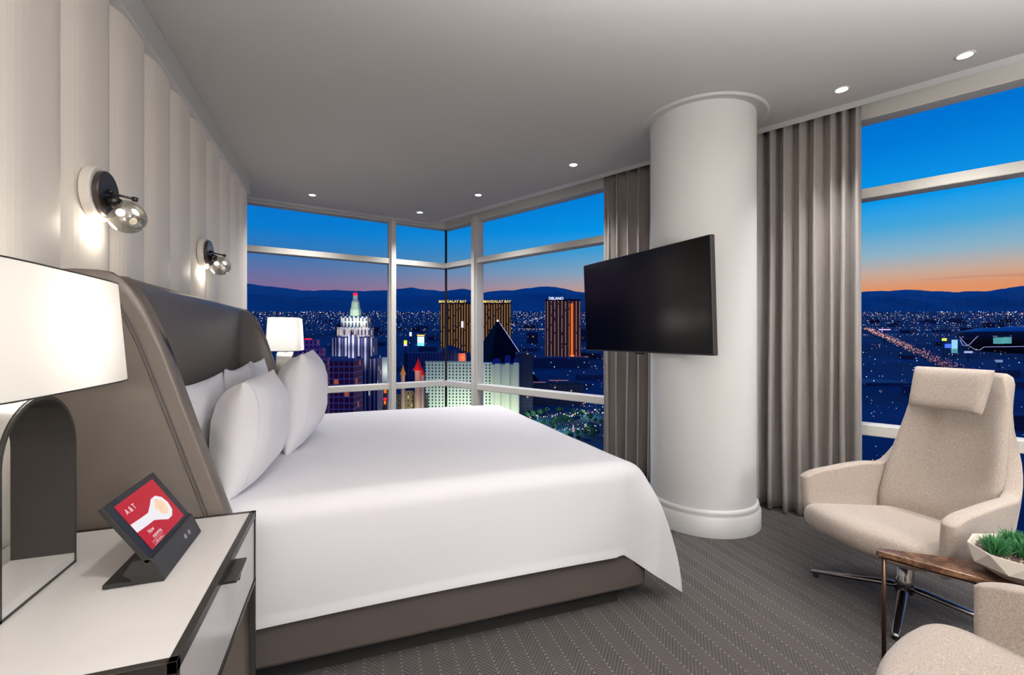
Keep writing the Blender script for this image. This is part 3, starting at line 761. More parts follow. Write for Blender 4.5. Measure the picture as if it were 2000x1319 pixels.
# planter bowl ------------------------------------------------------------
BC = Vector((2.20, .868, TZ))
pb = thing('planter_bowl', 'white faceted bowl planter on the brown side table', 'planter', BC, R(8))
bm = B(); n = 9
def rg(r, z, off=0, alt=0): return [bm.verts.new((r*math.cos(2*math.pi*(i+off)/n), r*math.sin(2*math.pi*(i+off)/n)*.92, z)) for i in range(n)]
m_bowl = mat('matte_white_ceramic', (210, 200, 186), .55)
b0, b1, b2, b3, b4 = rg(.09, 0), rg(.158, .042, .5), rg(.158, .090), rg(.150, .089), rg(.11, .03)
for i in range(n):
    j = (i+1) % n
    bm.faces.new((b0[i], b0[j], b1[i])); bm.faces.new((b0[j], b1[j], b1[i])); bm.faces.new((b1[i], b2[j], b2[i])); bm.faces.new((b1[i], b1[j], b2[j]))
    bm.faces.new((b2[i], b2[j], b3[j], b3[i])); bm.faces.new((b3[i], b3[j], b4[j], b4[i]))
bm.faces.new(b0[::-1]); bm.faces.new(b4)
new('bowl', bm, m_bowl, pb)
bm = B(); lathe(bm, [(0, .078), (.138, .074)], 24); o = new('soil', bm, mat('soil', (40, 28, 22), .95, bump=1, bscale=80), pb)
bm = B()
for k in range(260):
    a, r = random.uniform(0, 6.28), .125*math.sqrt(random.random())
    bmesh.ops.create_icosphere(bm, subdivisions=1, radius=random.uniform(.0025, .0048), matrix=Matrix.Translation((r*math.cos(a), r*math.sin(a), .077)))
tag(new('gravel', bm, mat('gravel', (150, 128, 112), .8, var=.4, vscale=60), pb), kind='stuff')
m_leaf = mat('succulent_green', (44, 104, 58), .5, var=.35, vscale=60)
for (x, y, s_, lb) in ((-.092, .040, 1.05, 'spiky green succulent at the left end of the white bowl'), (-.035, -.01, 1.0, 'spiky green succulent just right of the leftmost plant in the bowl'), (.045, .05, .85, 'spiky green succulent at the back of the white bowl'), (.02, -.055, .95, 'spiky green succulent at the front of the white bowl'), (.085, -.02, .8, 'small spiky green succulent at the right end of the white bowl')):
    bm = B()
    for k in range(170):
        a = random.uniform(0, 2*math.pi); tl = random.uniform(0, 1)**.8*1.15; r0 = random.uniform(0, .022)
        base = Vector((math.cos(a)*r0, math.sin(a)*r0, random.uniform(0, .028))); d = Vector((math.cos(a)*math.sin(tl), math.sin(a)*math.sin(tl), math.cos(tl)))
        ln = random.uniform(.028, .05)*s_; m_ = base+d*ln*.55+Vector((0, 0, .003)); e_ = base+d*ln+Vector((0, 0, .006))
        tube(bm, [base, m_, e_], [.0016, .0020, .0003], 5, cap=False)
    o = new('succulent', bm, m_leaf, smooth=True); o.location = Matrix.Translation(BC) @ Vector((x, y, .074)); tag(o, lb, 'plant', 'succulents in the white bowl')

# ------------------------------------------------------------------ the city outside
GS = .067
def gz(d): return CAM_H-121+GS*d                          # the valley floor climbs away from the tower
def gpt(px, d, dz=0):
    p = at(px, 659.5, d); p.z = gz(d)+dz; return p
def frame_at(p, yaw=0):
    """x to the right of the view, y away, turned by yaw"""
    return Matrix.Translation(p) @ Matrix.Rotation(R(-YAW+yaw), 4, 'Z')
m_ground = mat('valley_floor', (12, 84, 116), .95, var=.45, vscale=.004)
bm = B()
def gf(u, v):
    d = 60*(22000/60)**v if v else -400; a = (u-.5)*2*2.4*max(d, 200)+0
    p = FW*d+RT*a; return (p.x, p.y, gz(d)-.5)
grid(bm, gf, 24, 40)
tag(new('ground', bm, m_ground), 'dark valley floor spreading below the tower to the mountains', None, kind='structure')

# mountains: ridge line, foothills in front
m_mtn = mat('hazy_mountain', (30, 140, 170), 1, var=.18, vscale=.0006)  # distance haze is put into these two blue base colours
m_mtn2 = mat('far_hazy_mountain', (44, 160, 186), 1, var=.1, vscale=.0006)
ridge = [(-400, 556), (200, 548), (430, 549), (480, 553), (520, 560), (570, 566), (620, 569), (650, 566), (690, 569), (740, 567), (780, 566), (806, 562), (830, 566), (865, 569), (905, 564), (940, 572), (1000, 567), (1060, 560), (1085, 560), (1120, 568), (1160, 573), (1260, 574), (1400, 569), (1500, 573), (1690, 570), (1750, 567), (1800, 568), (1860, 571), (1890, 570), (1930, 569), (1965, 563), (2000, 558), (2150, 550), (2500, 556)]
ridge2 = [(-400, 575), (430, 570), (500, 574), (560, 580), (700, 582), (820, 577), (900, 575), (960, 582), (1020, 574), (1090, 571), (1180, 584), (1400, 580), (1690, 582), (1780, 575), (1850, 580), (1950, 577), (2050, 570), (2500, 572)]
def lerp(T_, x):
    for (a, b), (c, d) in zip(T_, T_[1:]):
        if a <= x <= c: return b+(d-b)*(x-a)/(c-a)
    return T_[-1][1]
def mountains(name, tab, D, m, label, seed, base):
    bm = B()
    def f(u, v):
        px = -380+2860*u; top_ = (659.5-lerp(tab, px)+noise.fractal(Vector((px*.03, seed, 0)), 1, 2, 4)*2.2)*D/889+CAM_H
        k = [0, .12, .3, .5, .7, .85, 1, .6, 0][round(v*8)]; d = D+[-2600, -2100, -1700, -1300, -900, -450, 0, 700, 1400][round(v*8)]
        zb = gz(d)-30; p = at(px, 659.5, d); n_ = noise.fractal(Vector((p.x*.0011, p.y*.0011, seed)), 1, 2, 5)*110*(k*(1-k)*4)
        return (p.x, p.y, zb+max(0, (top_-zb)*k+n_))
    grid(bm, f, 420, 8)
    return tag(new(name, bm, m), label, 'mountains')
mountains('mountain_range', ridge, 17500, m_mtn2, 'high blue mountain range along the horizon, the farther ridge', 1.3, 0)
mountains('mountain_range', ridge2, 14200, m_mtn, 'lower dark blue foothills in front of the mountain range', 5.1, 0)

# facades -----------------------------------------------------------------
def facade(name, wall, lit, cw, ch_, fw, fh, prob, strength, dark=(10, 16, 30), stripe=None, wrough=.8):
    """cells cw x ch_ metres, a window fills fw x fh of each, prob of them lit"""
    m = bpy.data.materials.new(name); m.use_nodes = True; t = m.node_tree; b = t.nodes['Principled BSDF']; n = t.nodes.new; l = t.links.new
    b.inputs['Roughness'].default_value = wrough
    def ma(op, a, b_=None):
        k = n('ShaderNodeMath'); k.operation = op
        for i, v in enumerate((a, b_)):
            if v is None: continue
            if isinstance(v, (int, float)): k.inputs[i].default_value = v
            else: l(v, k.inputs[i])
        return k.outputs[0]
    tcn = n('ShaderNodeTexCoord'); s = n('ShaderNodeSeparateXYZ'); l(tcn.outputs['Object'], s.inputs[0])
    u = ma('DIVIDE', ma('ADD', s.outputs['X'], s.outputs['Y']), cw); v = ma('DIVIDE', s.outputs['Z'], ch_)
    fu, fv = ma('FRACT', u), ma('FRACT', v)
    inw = ma('MULTIPLY', ma('LESS_THAN', ma('ABSOLUTE', ma('SUBTRACT', fu, .5)), fw/2), ma('LESS_THAN', ma('ABSOLUTE', ma('SUBTRACT', fv, .5)), fh/2))
    cb = n('ShaderNodeCombineXYZ'); l(ma('FLOOR', u), cb.inputs[0]); l(ma('FLOOR', v), cb.inputs[1])
    wn = n('ShaderNodeTexWhiteNoise'); wn.noise_dimensions = '2D'; l(cb.outputs[0], wn.inputs['Vector'])
    on = ma('LESS_THAN', wn.outputs['Value'], prob)
    x = n('ShaderNodeMix'); x.data_type = 'RGBA'; l(inw, x.inputs['Factor']); x.inputs['A'].default_value = s2l(*wall); x.inputs['B'].default_value = s2l(*dark); l(x.outputs['Result'], b.inputs['Base Color'])
    b.inputs['Emission Color'].default_value = s2l(*lit); l(ma('MULTIPLY', ma('MULTIPLY', inw, on), strength), b.inputs['Emission Strength'])
    m.cycles.emission_sampling = 'NONE'; return m
def glow(name, rgb, st):
    m = mat(name, rgb, .6, emit=rgb, estr=st); m.cycles.emission_sampling = 'NONE'; return m
g_white = glow('sign_white', (235, 240, 255), 1.1); g_gold = glow('sign_gold', (240, 205, 90), 1.0); g_cyan = glow('screen_cyan', (110, 215, 255), 1.2)
g_yellow = glow('sign_yellow', (225, 235, 60), 1.0); g_red = glow('sign_red', (220, 30, 60), 1.0); g_orange = glow('gold_light_strip', (230, 110, 20), .9); g_blue = glow('screen_blue', (70, 110, 235), .9)
g_line = glow('led_line_white', (170, 175, 225), 1.0); g_mint = glow('lit_glazing_mint', (90, 165, 160), .7); g_pink = glow('sign_pink', (240, 190, 225), 1.0)
def building(name, label, cat, px, d, yaw=0, group=None):
    """Empty at the building's base, x right, y away"""
    t = thing(name, label, cat, gpt(px, d), R(-YAW+yaw), group); return t
def part(t, name, m, *boxes, **kw):
    bm = B()
    for b in boxes: box(bm, *b)
    return new(name, bm, m, t, **kw)
def zat(py, d): return CAM_H+(659.5-py)*d/889-gz(d)      # height above the local ground that shows at row py

# stepped art-deco tower
D = 330; w = D/889
m_deco = facade('deco_facade', (170, 172, 206), (230, 220, 200), 2.9, 3.4, .60, 3.0, .02, .7, (20, 34, 84))
m_deco2 = facade('deco_facade_light', (206, 200, 206), (255, 225, 190), 2.4, 5, .42, .8, .30, .6, (60, 62, 100))
t = building('deco_tower', 'tall stepped art deco tower with a floodlit white-green crown', 'skyscraper', 694, D, 8)
za, zb_, zc, zd, ze = zat(700, D), zat(660, D), zat(632, D), zat(616, D), zat(572, D)
part(t, 'base_block', m_deco, ((-20*w-5, -9, -10), (26*w+7, 16, za)))
part(t, 'shaft', m_deco, ((-38*w, -10, zat(695, D)), (36*w, 14, zb_-0)), ((-30*w, -12, zat(695, D)), (-18*w, -8, zb_)), ((18*w, -12, 0), (30*w, -8, zb_)), ((-6*w, -12.5, 0), (7*w, -8, zb_+2)))
part(t, 'upper_block', m_deco2, ((-30*w, -7, zb_-8), (30*w, 12, zat(640, D))), ((-24*w, -5, zb_), (25*w, 10, zat(622, D))))
part(t, 'setback', m_deco, ((-28*w, -6, zat(622, D)), (29*w, 11, zat(619, D))))
m_spire = mat('spire_stone', (196, 208, 190), .8)
bm = B(); lathe(bm, [(11.5*w, zat(619, D)), (10.5*w, zat(606, D)), (8.5*w, zat(600, D)), (7.5*w, zat(590, D)), (5*w, zat(584, D)), (4.6*w, zat(577, D)), (2.0*w, zat(575, D)), (0, zat(571, D))], 8)
sp = new('spire', bm, m_spire, t)
bm = B(); lathe(bm, [(4.8*w, zat(578, D)), (4.2*w, zat(573, D)), (0, zat(571, D))], 8); new('beacon', bm, g_red, sp)
def flood(name, px, d, h, power, color, size=3, up=True, dd=-12):
    p = gpt(px, d+dd, h); return lamp(name, 'SPOT', p, power, color, rot=(R(90+25 if up else 90), 0, R(-YAW)), spot_size=R(150), spot_blend=1, shadow_soft_size=size)
for dx, c_ in ((-14, (.8, 1, .75)), (12, (.8, 1, .7))): flood('crown_floodlight', 694+dx, D, zat(622, D), 6500, c_, 1, dd=-16)
for dx in (-22, 0, 22): flood('shoulder_floodlight', 694+dx, D, zat(660, D)-1, 3600, (1, .93, .82), 1, dd=-18)
for dx in (-30, -8, 14): flood('shaft_floodlight', 694+dx, D, zat(697, D), 3000, (1, .92, .8), 1, dd=-20)
# dark red slab and purple stepped block in front of it
m_redf = facade('dark_red_facade', (170, 130, 180), (235, 120, 60), 3.3, 3.8, .82, .80, .03, .3, (120, 24, 70))
t = building('apartment_block', 'dark red gridded tower block standing left of the stepped tower', 'building', 672, 285, 0)
part(t, 'tower_body', m_redf, ((-9, 0, -10), (5.9, 18, zat(707, 285)))); part(t, 'parapet', mat('parapet_grey', (96, 104, 150), .8), ((-9.2, -.3, zat(707, 285)), (6.1, 18.2, zat(702, 285))))
m_purf = facade('purple_facade', (190, 120, 190), (240, 160, 90), 3, 3.6, .5, .6, .03, .3, (40, 34, 110))
t = building('apartment_block', 'purple stepped building just right of the far lamp shade', 'building', 612, 330, 10)
part(t, 'tower_body', m_purf, ((-12, 0, -10), (8.5, 16, zat(700, 330))), ((-12, 2, 0), (5, 16, zat(680, 330))), ((-12, 4, 0), (1, 16, zat(664, 330))))
part(t, 'roof_light', g_red, ((-7, 4, zat(664, 330)), (-3, 8, zat(661, 330))))

# striped white hotel with castle
m_exc = facade('white_hotel_facade', (226, 232, 218), (255, 240, 190), 3.6, 3.3, .38, .55, .0, .3, (26, 44, 66))
m_excp = mat('pale_stone', (214, 218, 200), .8)
D = 470; w = D/889
t = building('hotel_block', 'long floodlit white-green hotel block seen behind the corner of the windows', 'hotel', 868, D, -4)
part(t, 'wing', m_exc, ((-38*w, 0, -10), (54*w, 16, zat(708, D)))); part(t, 'battlement', m_excp, *[((x*w, -.5, zat(708, D)), ((x+2)*w, 1.5, zat(705.5, D))) for x in range(-38, 54, 4)])
t2 = building('hotel_block', 'floodlit white-green hotel tower with blue turret roofs right of the corner', 'hotel', 980, D, -4)
part(t2, 'wing', m_exc, ((-42*w, 0, -10), (-18*w, 16, zat(709, D)))); part(t2, 'tower_body', m_excp, ((-20*w, -4, -10), (32*w, 22, zat(712, D))), ((-12*w, -7, -10), (-2*w, 0, zat(710, D))), ((8*w, -7, -10), (16*w, 0, zat(709, D))), ((24*w, -6, -10), (33*w, 0, zat(708, D))))
m_blue = mat('blue_roof', (30, 60, 170), .6, emit=(10, 30, 140), estr=.0)
for x0, x1, yy in ((-20, -2, 702), (4, 18, 696), (22, 33, 700)):
    bm = B(); c_ = (x0+x1)/2*w; r_ = (x1-x0)/2*w*1.15; lathe(bm, [(r_, zat(713, D)), (r_, zat(706, D)), (r_*.8, zat(yy, D)), (r_*.6, zat(yy, D)), (0, zat(yy-2, D))], 4, Matrix.Translation((c_, 4, 0)) @ Matrix.Rotation(R(45), 4, 'Z')); new('turret_roof', bm, m_blue, t2)
for px_ in (835, 862, 890, 915): flood('hotel_floodlight', px_, D, 2, 23000, (.86, 1, .72), 2, dd=-38)
for px_ in (955, 985, 1005): flood('hotel_floodlight', px_, D, 2, 21000, (.88, 1, .76), 2, dd=-38)
# castle towers with coloured cones
def turret(px, d, py_base, py_eave, py_tip, r, rm, wm, label, cat='tower'):
    t = building('castle_turret', label, cat, px, d, 0); k = d/889*r
    bm = B(); lathe(bm, [(k*.8, zat(py_base, d)), (k*.8, zat(py_eave+4, d)), (k*1.0, zat(py_eave, d)), (0, zat(py_eave, d))], 10); new('shaft', bm, wm, t, smooth=False)
    bm = B(); lathe(bm, [(k*1.35, zat(py_eave+.5, d)), (k*.7, zat((py_eave*1.3+py_tip*.7)/2, d)), (0, zat(py_tip, d))], 10); new('cone_roof', bm, rm, t)
    return t
m_redroof = mat('red_roof', (235, 20, 28), .6); m_goldroof = mat('gold_roof', (200, 160, 70), .6); m_stone = mat('castle_stone', (200, 180, 160), .8); m_stone2 = mat('castle_stone_olive', (170, 170, 130), .8)
D = 400
turret(817, D, 830, 723, 699, 8.5, m_redroof, m_stone, 'castle turret with a bright red cone roof')
turret(826, D, 830, 732, 722, 4, m_redroof, m_stone, 'small castle turret with a red cone roof beside the big red one')
turret(787, D, 830, 731, 712, 5, m_goldroof, m_stone, 'castle turret with a golden cone roof by the window mullion')
lamp('turret_light', 'POINT', gpt(812, D-16, zat(722, D)), 4200, (1, .25, .2), shadow_soft_size=1); lamp('turret_light', 'POINT', gpt(784, D-14, zat(722, D)), 2200, (1, .75, .4), shadow_soft_size=1)
t = building('castle_hall', 'olive castle walls with towers at the foot of the turrets', 'castle', 803, D+4, 0); w = D/889
m_hall = facade('castle_hall_facade', (150, 150, 116), (255, 225, 150), 3.2, 3.6, .35, .5, .15, .6, (70, 72, 60))
part(t, 'hall', m_hall, ((-28*w, 0, -10), (30*w, 10, zat(772, D))), ((-14*w, -3, -10), (4*w, 2, zat(765, D))), ((10*w, -4, -10), (20*w, 2, zat(760, D))))
bm = B(); lathe(bm, [(6*w, zat(772, D)), (6*w, zat(766, D)), (4*w, zat(761, D)), (0, zat(758, D))], 12, Matrix.Translation((-20*w, 2, 0))); new('dome', bm, m_blue, t, smooth=True)
for px_ in (785, 805, 822): lamp('castle_light', 'POINT', gpt(px_, D-16, zat(800, D)), 2500, (1, .9, .6), shadow_soft_size=1)
t = building('lit_facade', 'orange lit doorway facade just left of the window mullion', 'building', 753, D, 0); part(t, 'wall', mat('facade_purple', (80, 60, 90), .8), ((-5*w, 0, -10), (5*w, 8, zat(760, D)))); part(t, 'upper_light', g_orange, ((-3*w, -.4, zat(768, D)), (2*w, 0, zat(761, D)))); part(t, 'door_light', g_orange, ((-3*w, -.4, zat(790, D)), (1*w, 0, zat(783, D)))); part(t, 'lower_light', g_red, ((-4*w, -.4, zat(782, D)), (2*w, 0, zat(777, D))))
t = building('low_hotel_wing', 'small cream building behind the stepped tower, left of the mullion', 'building', 747, 560, -10); part(t, 'wall', mat('cream_stone', (206, 210, 206), .8), ((-8, 0, -10), (7, 10, zat(700, 560))), ((0, -3, -10), (8, 8, zat(698, 560)))); lamp('wing_light', 'POINT', gpt(747, 545, zat(722, 560)), 5200, (.95, 1, .85), shadow_soft_size=1)
# blue ribbed hall behind the red cone
m_rib = facade('blue_ribbed_facade', (50, 78, 140), (200, 210, 255), 4.4, 60, .5, .99, .0, .3, (24, 44, 96))
D = 640; t = building('exhibition_hall', 'blue ribbed long building behind the red cone roof', 'building', 840, D, -4); w = D/889
part(t, 'hall', m_rib, ((-52*w, 0, -10), (72*w, 30, zat(690, D)))); part(t, 'lit_end', mat('hall_end', (200, 120, 90), .7), ((56*w, -1, 0), (70*w, 0, zat(690, D)))); lamp('hall_light', 'POINT', gpt(903, D-14, zat(698, D)), 6500, (1, .5, .25), shadow_soft_size=1)
bm = B(); lathe(bm, [(26*w, zat(690, D)), (22*w, zat(683, D)), (10*w, zat(678, D)), (0, zat(674, D))], 6, Matrix.Translation((36*w, 14, 0))); new('roof', bm, mat('slate_roof', (30, 60, 100), .6), t)
# billboards
def board(name, label, px, d, py0, py1, wpx, m, m2=None, cap=None):
    t = building(name, label, 'billboard', px, d, 0); w = d/889
    part(t, 'post', mat('post_dark', (26, 32, 50), .8), ((-.8, 0, 0), (.8, 1, zat(py1, d)))); part(t, 'face', m, ((-wpx/2*w, -1, zat(py1, d)), (wpx/2*w, 0, zat(py0, d))))
    if m2: part(t, 'lower_face', m2, ((-wpx/2*w, -1.2, zat(py1, d)), (wpx/2*w, -1, zat((py0+2*py1)/3, d))))
    if cap: part(t, 'header', cap, ((-wpx*.55*w, -1, zat(py0-1, d)), (wpx*.55*w, 0, zat(py0-4, d))))
    return t
board('billboard', 'glowing white and cyan billboard beside the red cone roof', 822, 700, 658, 676, 13, glow('screen_pale', (215, 240, 255), 1.1), g_cyan, g_gold)
board('billboard', 'tiny pale billboard left of the big cyan one', 802, 900, 649, 657, 4, g_white)
board('billboard', 'small yellow and pink billboard left of the cyan one', 792, 640, 665, 676, 6, g_yellow, g_pink)
# dark pyramid
D = 760; w = D/889
t = building('pyramid', 'black glass pyramid with a bright tip and a lit right edge', 'pyramid', 972, D, 33)
zt_ = zat(625, D); rb = 112*w*.86; apex = Vector((0, 0, zt_))
bm = B(); q = [bm.verts.new(v) for v in ((-rb/1.414*1.0, -rb/1.414, -20), (rb/1.414, -rb/1.414, -20), (rb/1.414, rb/1.414, -20), (-rb/1.414, rb/1.414, -20))]; a_ = bm.verts.new(apex)
for i in range(4): bm.faces.new((q[i], q[(i+1) % 4], a_))
bm.faces.new(q[::-1]); new('body', bm, mat('black_glass', (3, 6, 34), .5, spec=.1), t)
c1 = Vector((rb/1.414, -rb/1.414, -20))
bm = B(); tube(bm, [apex.lerp(c1, .04), apex.lerp(c1, .75)], .55, 6); new('edge_light', bm, g_line, t)
bm = B(); lathe(bm, [(0, zt_+1), (2.2, zt_-2.5), (0, zt_-5)], 8); new('tip_light', bm, g_white, t)
# golden three-winged towers
m_gold = facade('bronze_glass_facade', (176, 96, 44), (235, 170, 90), 6.6, 3.6, .12, .97, .9, .9, (190, 100, 36))
m_gold2 = facade('bronze_glass_facade_dim', (150, 84, 70), (230, 170, 130), 8.0, 3.6, .09, .97, .92, .85, (160, 88, 62))
def gold_tower(label, px, d, wl, wr, pyt, sign, spx, mcap, mt):
    w = d/889; t = building('gold_hotel_tower', label, 'hotel tower', px, d, 0)
    z = zat(pyt, d)
    part(t, 'wing', mt, ((-wl*w, 0, 0), (wr*w, 24, z)))
    part(t, 'top_band', mat('dark_parapet', (40, 34, 60), .8), ((-wl*w-.5, -.5, z), (wr*w+.5, 24, z+3.5*w)))
    bm = B(); text_into(bm, sign, 7.2*w, Matrix.Translation((spx*w, -1.2, z+4.6*w)) @ Matrix.Rotation(R(90), 4, 'X'), extrude=.4, bold=.12); new('sign', bm, mcap, t)
    return t
t = gold_tower('left wing of the gold hotel tower seen across the window corner', 890, 1150, 30, 28, 594, 'MANDALAY BAY', -6, g_gold, m_gold); part(t, 'lit_floor', g_white, ((11*1150/889, -1, zat(640, 1150)), (15*1150/889, 0, zat(628, 1150))))
gold_tower('right wing of the gold hotel tower behind the pyramid tip', 968, 1150, 28, 30, 594, 'MANDALAY BAY', 3, g_gold, m_gold)
t = gold_tower('separate gold hotel tower with a white rooftop sign, left of the television', 1101, 1020, 35, 34, 588, 'DELANO', -15, g_white, m_gold2); wq = 1020/889
part(t, 'light_strip', g_orange, ((14*wq, -2, zat(696, 1020)), (18*wq, 0, zat(593, 1020)))); part(t, 'foot_light', glow('foot_orange', (240, 130, 50), 1.2), ((13*wq, -3, zat(700, 1020)), (20*wq, -1, zat(694, 1020)))); part(t, 'strip_canopy', g_orange, ((22*wq, -3, zat(697.5, 1020)), (48*wq, -2, zat(696.5, 1020))))
# low dark podiums right of the hotel
m_dark = facade('dark_block_facade', (30, 44, 84), (255, 205, 120), 5, 4, .35, .45, .05, .5, (14, 24, 54))
m_dark2 = facade('teal_block_facade', (28, 66, 108), (150, 220, 240), 6, 4.5, .4, .4, .04, .5, (18, 42, 80))
m_roof = mat('teal_roof', (40, 86, 130), .9, var=.25, vscale=.05)
def block(px, d, wpx, dep, py, label, m=None, yaw=0, group=None, roofm=None):
    t = building('low_building', label, 'building', px, d, yaw, group); w = d/889; z = max(4, zat(py, d))
    part(t, 'walls', m or m_dark, ((-wpx/2*w, 0, -8), (wpx/2*w, dep, z))); part(t, 'roof', roofm or m_roof, ((-wpx/2*w-.3, -.3, z), (wpx/2*w+.3, dep+.3, z+.8))); return t
block(1026, 500, 30, 22, 690, 'dark slab building right of the floodlit hotel tower', yaw=6)
block(1085, 900, 130, 60, 700, 'dark podium at the foot of the separate gold hotel tower', m_dark2)
t = block(1080, 560, 120, 30, 752, 'dark low building with thin pink roof lines below the gold towers', roofm=mat('dark_roof', (20, 26, 50), .9)); wq = 560/889
part(t, 'roof_lines', glow('dim_pink_line', (150, 90, 96), .7), ((-60*wq, -.6, zat(747.5, 560)), (-14*wq, -.2, zat(746, 560))), ((-8*wq, -.6, zat(744, 560)), (30*wq, -.2, zat(742.5, 560))))
# stadium
D = 1250; w = D/889
t = building('stadium', 'dark domed stadium with zigzag white light lines, at the right edge', 'stadium', 2066, D, 0)
def oval(k, z): return [(172*w*k*math.cos(2*math.pi*i/64), 100*w*k*math.sin(2*math.pi*i/64), z) for i in range(64)]
zt_, ze_, zm_, zb_ = zat(637, D), zat(648, D), zat(662, D), zat(694, D)
def loft(bm, rings):
    R_ = [[bm.verts.new(p) for p in r] for r in rings]
    for p, q in zip(R_, R_[1:]):
        for i in range(len(p)): bm.faces.new((p[i], p[(i+1) % len(p)], q[(i+1) % len(p)], q[i]))
    return R_
bm = B(); loft(bm, [oval(.84, min(zb_, 0)), oval(.90, zm_*.6), oval(.97, zm_)]); new('bowl', bm, mat('stadium_black', (8, 12, 34), .5), t, smooth=True)
bm = B(); r_ = loft(bm, [oval(.97, zm_), oval(1.0, (zm_+ze_)/2), oval(.985, ze_)]); new('roof_ring', bm, mat('stadium_ring', (10, 34, 76), .5), t, smooth=True)
bm = B(); r_ = loft(bm, [oval(.985, ze_), oval(.8, ze_+(zt_-ze_)*.6), oval(.45, zt_-(zt_-ze_)*.08), oval(.1, zt_)]); bm.faces.new(r_[-1]); new('roof', bm, mat('stadium_roof', (60, 128, 190), .45), t, smooth=True)
def onw(px, py, k=.99):
    lo_, hi_ = 152.0, 300.0                                  # angle on the near side of the oval that shows at column px
    for _ in range(40):
        a = (lo_+hi_)/2; x, y = 172*w*k*math.cos(R(a)), 100*w*k*math.sin(R(a)); q = 1000+(1066*w+x)*889/(D+y)
        if q < px: lo_ = a
        else: hi_ = a
    return (x, y, zat(py, D+y)+GS*0)
def pl(name, pts): bm = B(); tube(bm, [onw(*p) for p in pts], .55, 5); new(name, bm, g_line, t)
pl('upper_line', [(1874, 656), (1880, 664), (1888, 673), (1894, 673), (1902, 665), (1910, 657.5), (1925, 658), (1945, 659.5), (1975, 660), (2010, 660), (2060, 660)])
pl('lower_line', [(1875, 662), (1880, 673), (1893, 676), (1905, 684), (1913, 685), (1922, 679.5), (1945, 680), (1975, 681), (2010, 681), (2060, 681)])
pl('side_line', [(1879, 658), (1885, 652.5), (1892, 653), (1902, 655.5)])
for pa, pb in ((1943, 1960), (1963, 1975)):
    a_, b_ = onw(pa, 662, 1.0), onw(pb, 675, 1.0); part(t, 'lit_glazing', g_mint, ((a_[0], min(a_[1], b_[1])-1, b_[2]), (b_[0], max(a_[1], b_[1])+4, a_[2])))
# signs by the motorway
board('billboard', 'small bright yellow roadside sign left of the stadium', 1844, 1100, 661, 666, 9, g_yellow)
board('billboard', 'tall pale roadside sign left of the stadium', 1864, 1080, 664, 690, 11, glow('sign_pale_cyan', (160, 220, 235), .8), g_mint)
board('billboard', 'blue roadside screen left of the tall pale sign', 1851, 1090, 672, 680, 12, g_blue)
board('billboard', 'wide white roadside canopy sign in front of the stadium', 1891, 1010, 686, 690, 16, glow('sign_soft_white', (170, 180, 215), .8))
board('billboard', 'small white sign in front of the stadium, above the chair', 1951, 900, 703, 708, 13, glow('sign_dim_white', (120, 150, 185), .7))
board('billboard', 'pink-lit sign beside the busy motorway', 1728, 1500, 643, 645, 22, g_pink)
t = block(1728, 700, 112, 60, 768, 'long flat-roofed teal building right of the wide curtain', m_dark2, roofm=mat('pale_teal_roof', (84, 130, 150), .9, var=.3, vscale=.04)); t['label'] = 'long flat-roofed teal building with light streaks right of the wide curtain'
part(t, 'roof_lights', glow('soft_teal_light', (120, 170, 165), .6), ((-50*.79, 10, zat(768, 700)+.8), (50*.79, 11.5, zat(768, 700)+1.2)), ((-50*.79, 34, zat(768, 700)+.8), (50*.79, 35.5, zat(768, 700)+1.2)))
# many anonymous low blocks
rnd = random.Random(21)
spots = []
while len(spots) < 100:
    d = 430*(4200/430)**rnd.random(); px = rnd.choice([rnd.uniform(480, 1180), rnd.uniform(640, 1180), rnd.uniform(1685, 2050)])
    if abs(px-868) < 60 and d < 520: continue
    if px > 1860 and 900 < d < 1600: continue
    if 1660 < px < 1800 and d < 760: continue
    if 1650 < px < 1900 and 700 < d < 3000 and abs((659.5-(gz(d)-CAM_H)*889/d)-(640+(px-1690)*.47)) < 22: continue
    if d < 1300 and 600 < px < 1160 and d > 440 and rnd.random() < .35: continue
    q = gpt(px, d)
    if any((gpt(a, b)-q).length < 62*(1 if max(b, d) < 1500 else 1.7) for a, b in spots): continue
    if any((gpt(a, b)-q).length < r for a, b, r in ((972, 760, 120), (868, 470, 60), (980, 480, 60), (840, 660, 90), (890, 1150, 60), (968, 1150, 60), (1101, 1020, 70), (1085, 920, 100), (1080, 575, 60), (1030, 530, 50), (694, 330, 40), (672, 290, 30), (612, 335, 30), (803, 404, 40), (747, 560, 25), (1728, 720, 90))): continue
    spots.append((px, d))
proto = {}
GB = 'dark low city blocks scattered over the valley'
for k in range(5):
    t = thing('low_building', 'dark low city block among the street lights of the valley', 'building', group=GB)
    a_, b_, h_ = [(20, 14, 9), (34, 18, 6), (14, 14, 16), (44, 24, 8), (26, 12, 12)][k]
    part(t, 'walls', (m_dark, m_dark2)[k % 2], ((-a_/2, -b_/2, -8), (a_/2, b_/2, h_))); part(t, 'roof', m_roof, ((-a_/2-.2, -b_/2-.2, h_), (a_/2+.2, b_/2+.2, h_+.7)))
    proto[k] = t
for i, (px, d) in enumerate(spots):
    t = proto[i] if i < 5 else copy_tree(proto[i % 5]); t.location = gpt(px, d); t.rotation_euler = (0, 0, R(-YAW+rnd.choice([0, 12, -18, 30]))); s_ = rnd.uniform(.8, 1.5)*(1 if d < 1500 else 1.6); t.scale = (s_, s_, s_*rnd.uniform(.7, 1.1))
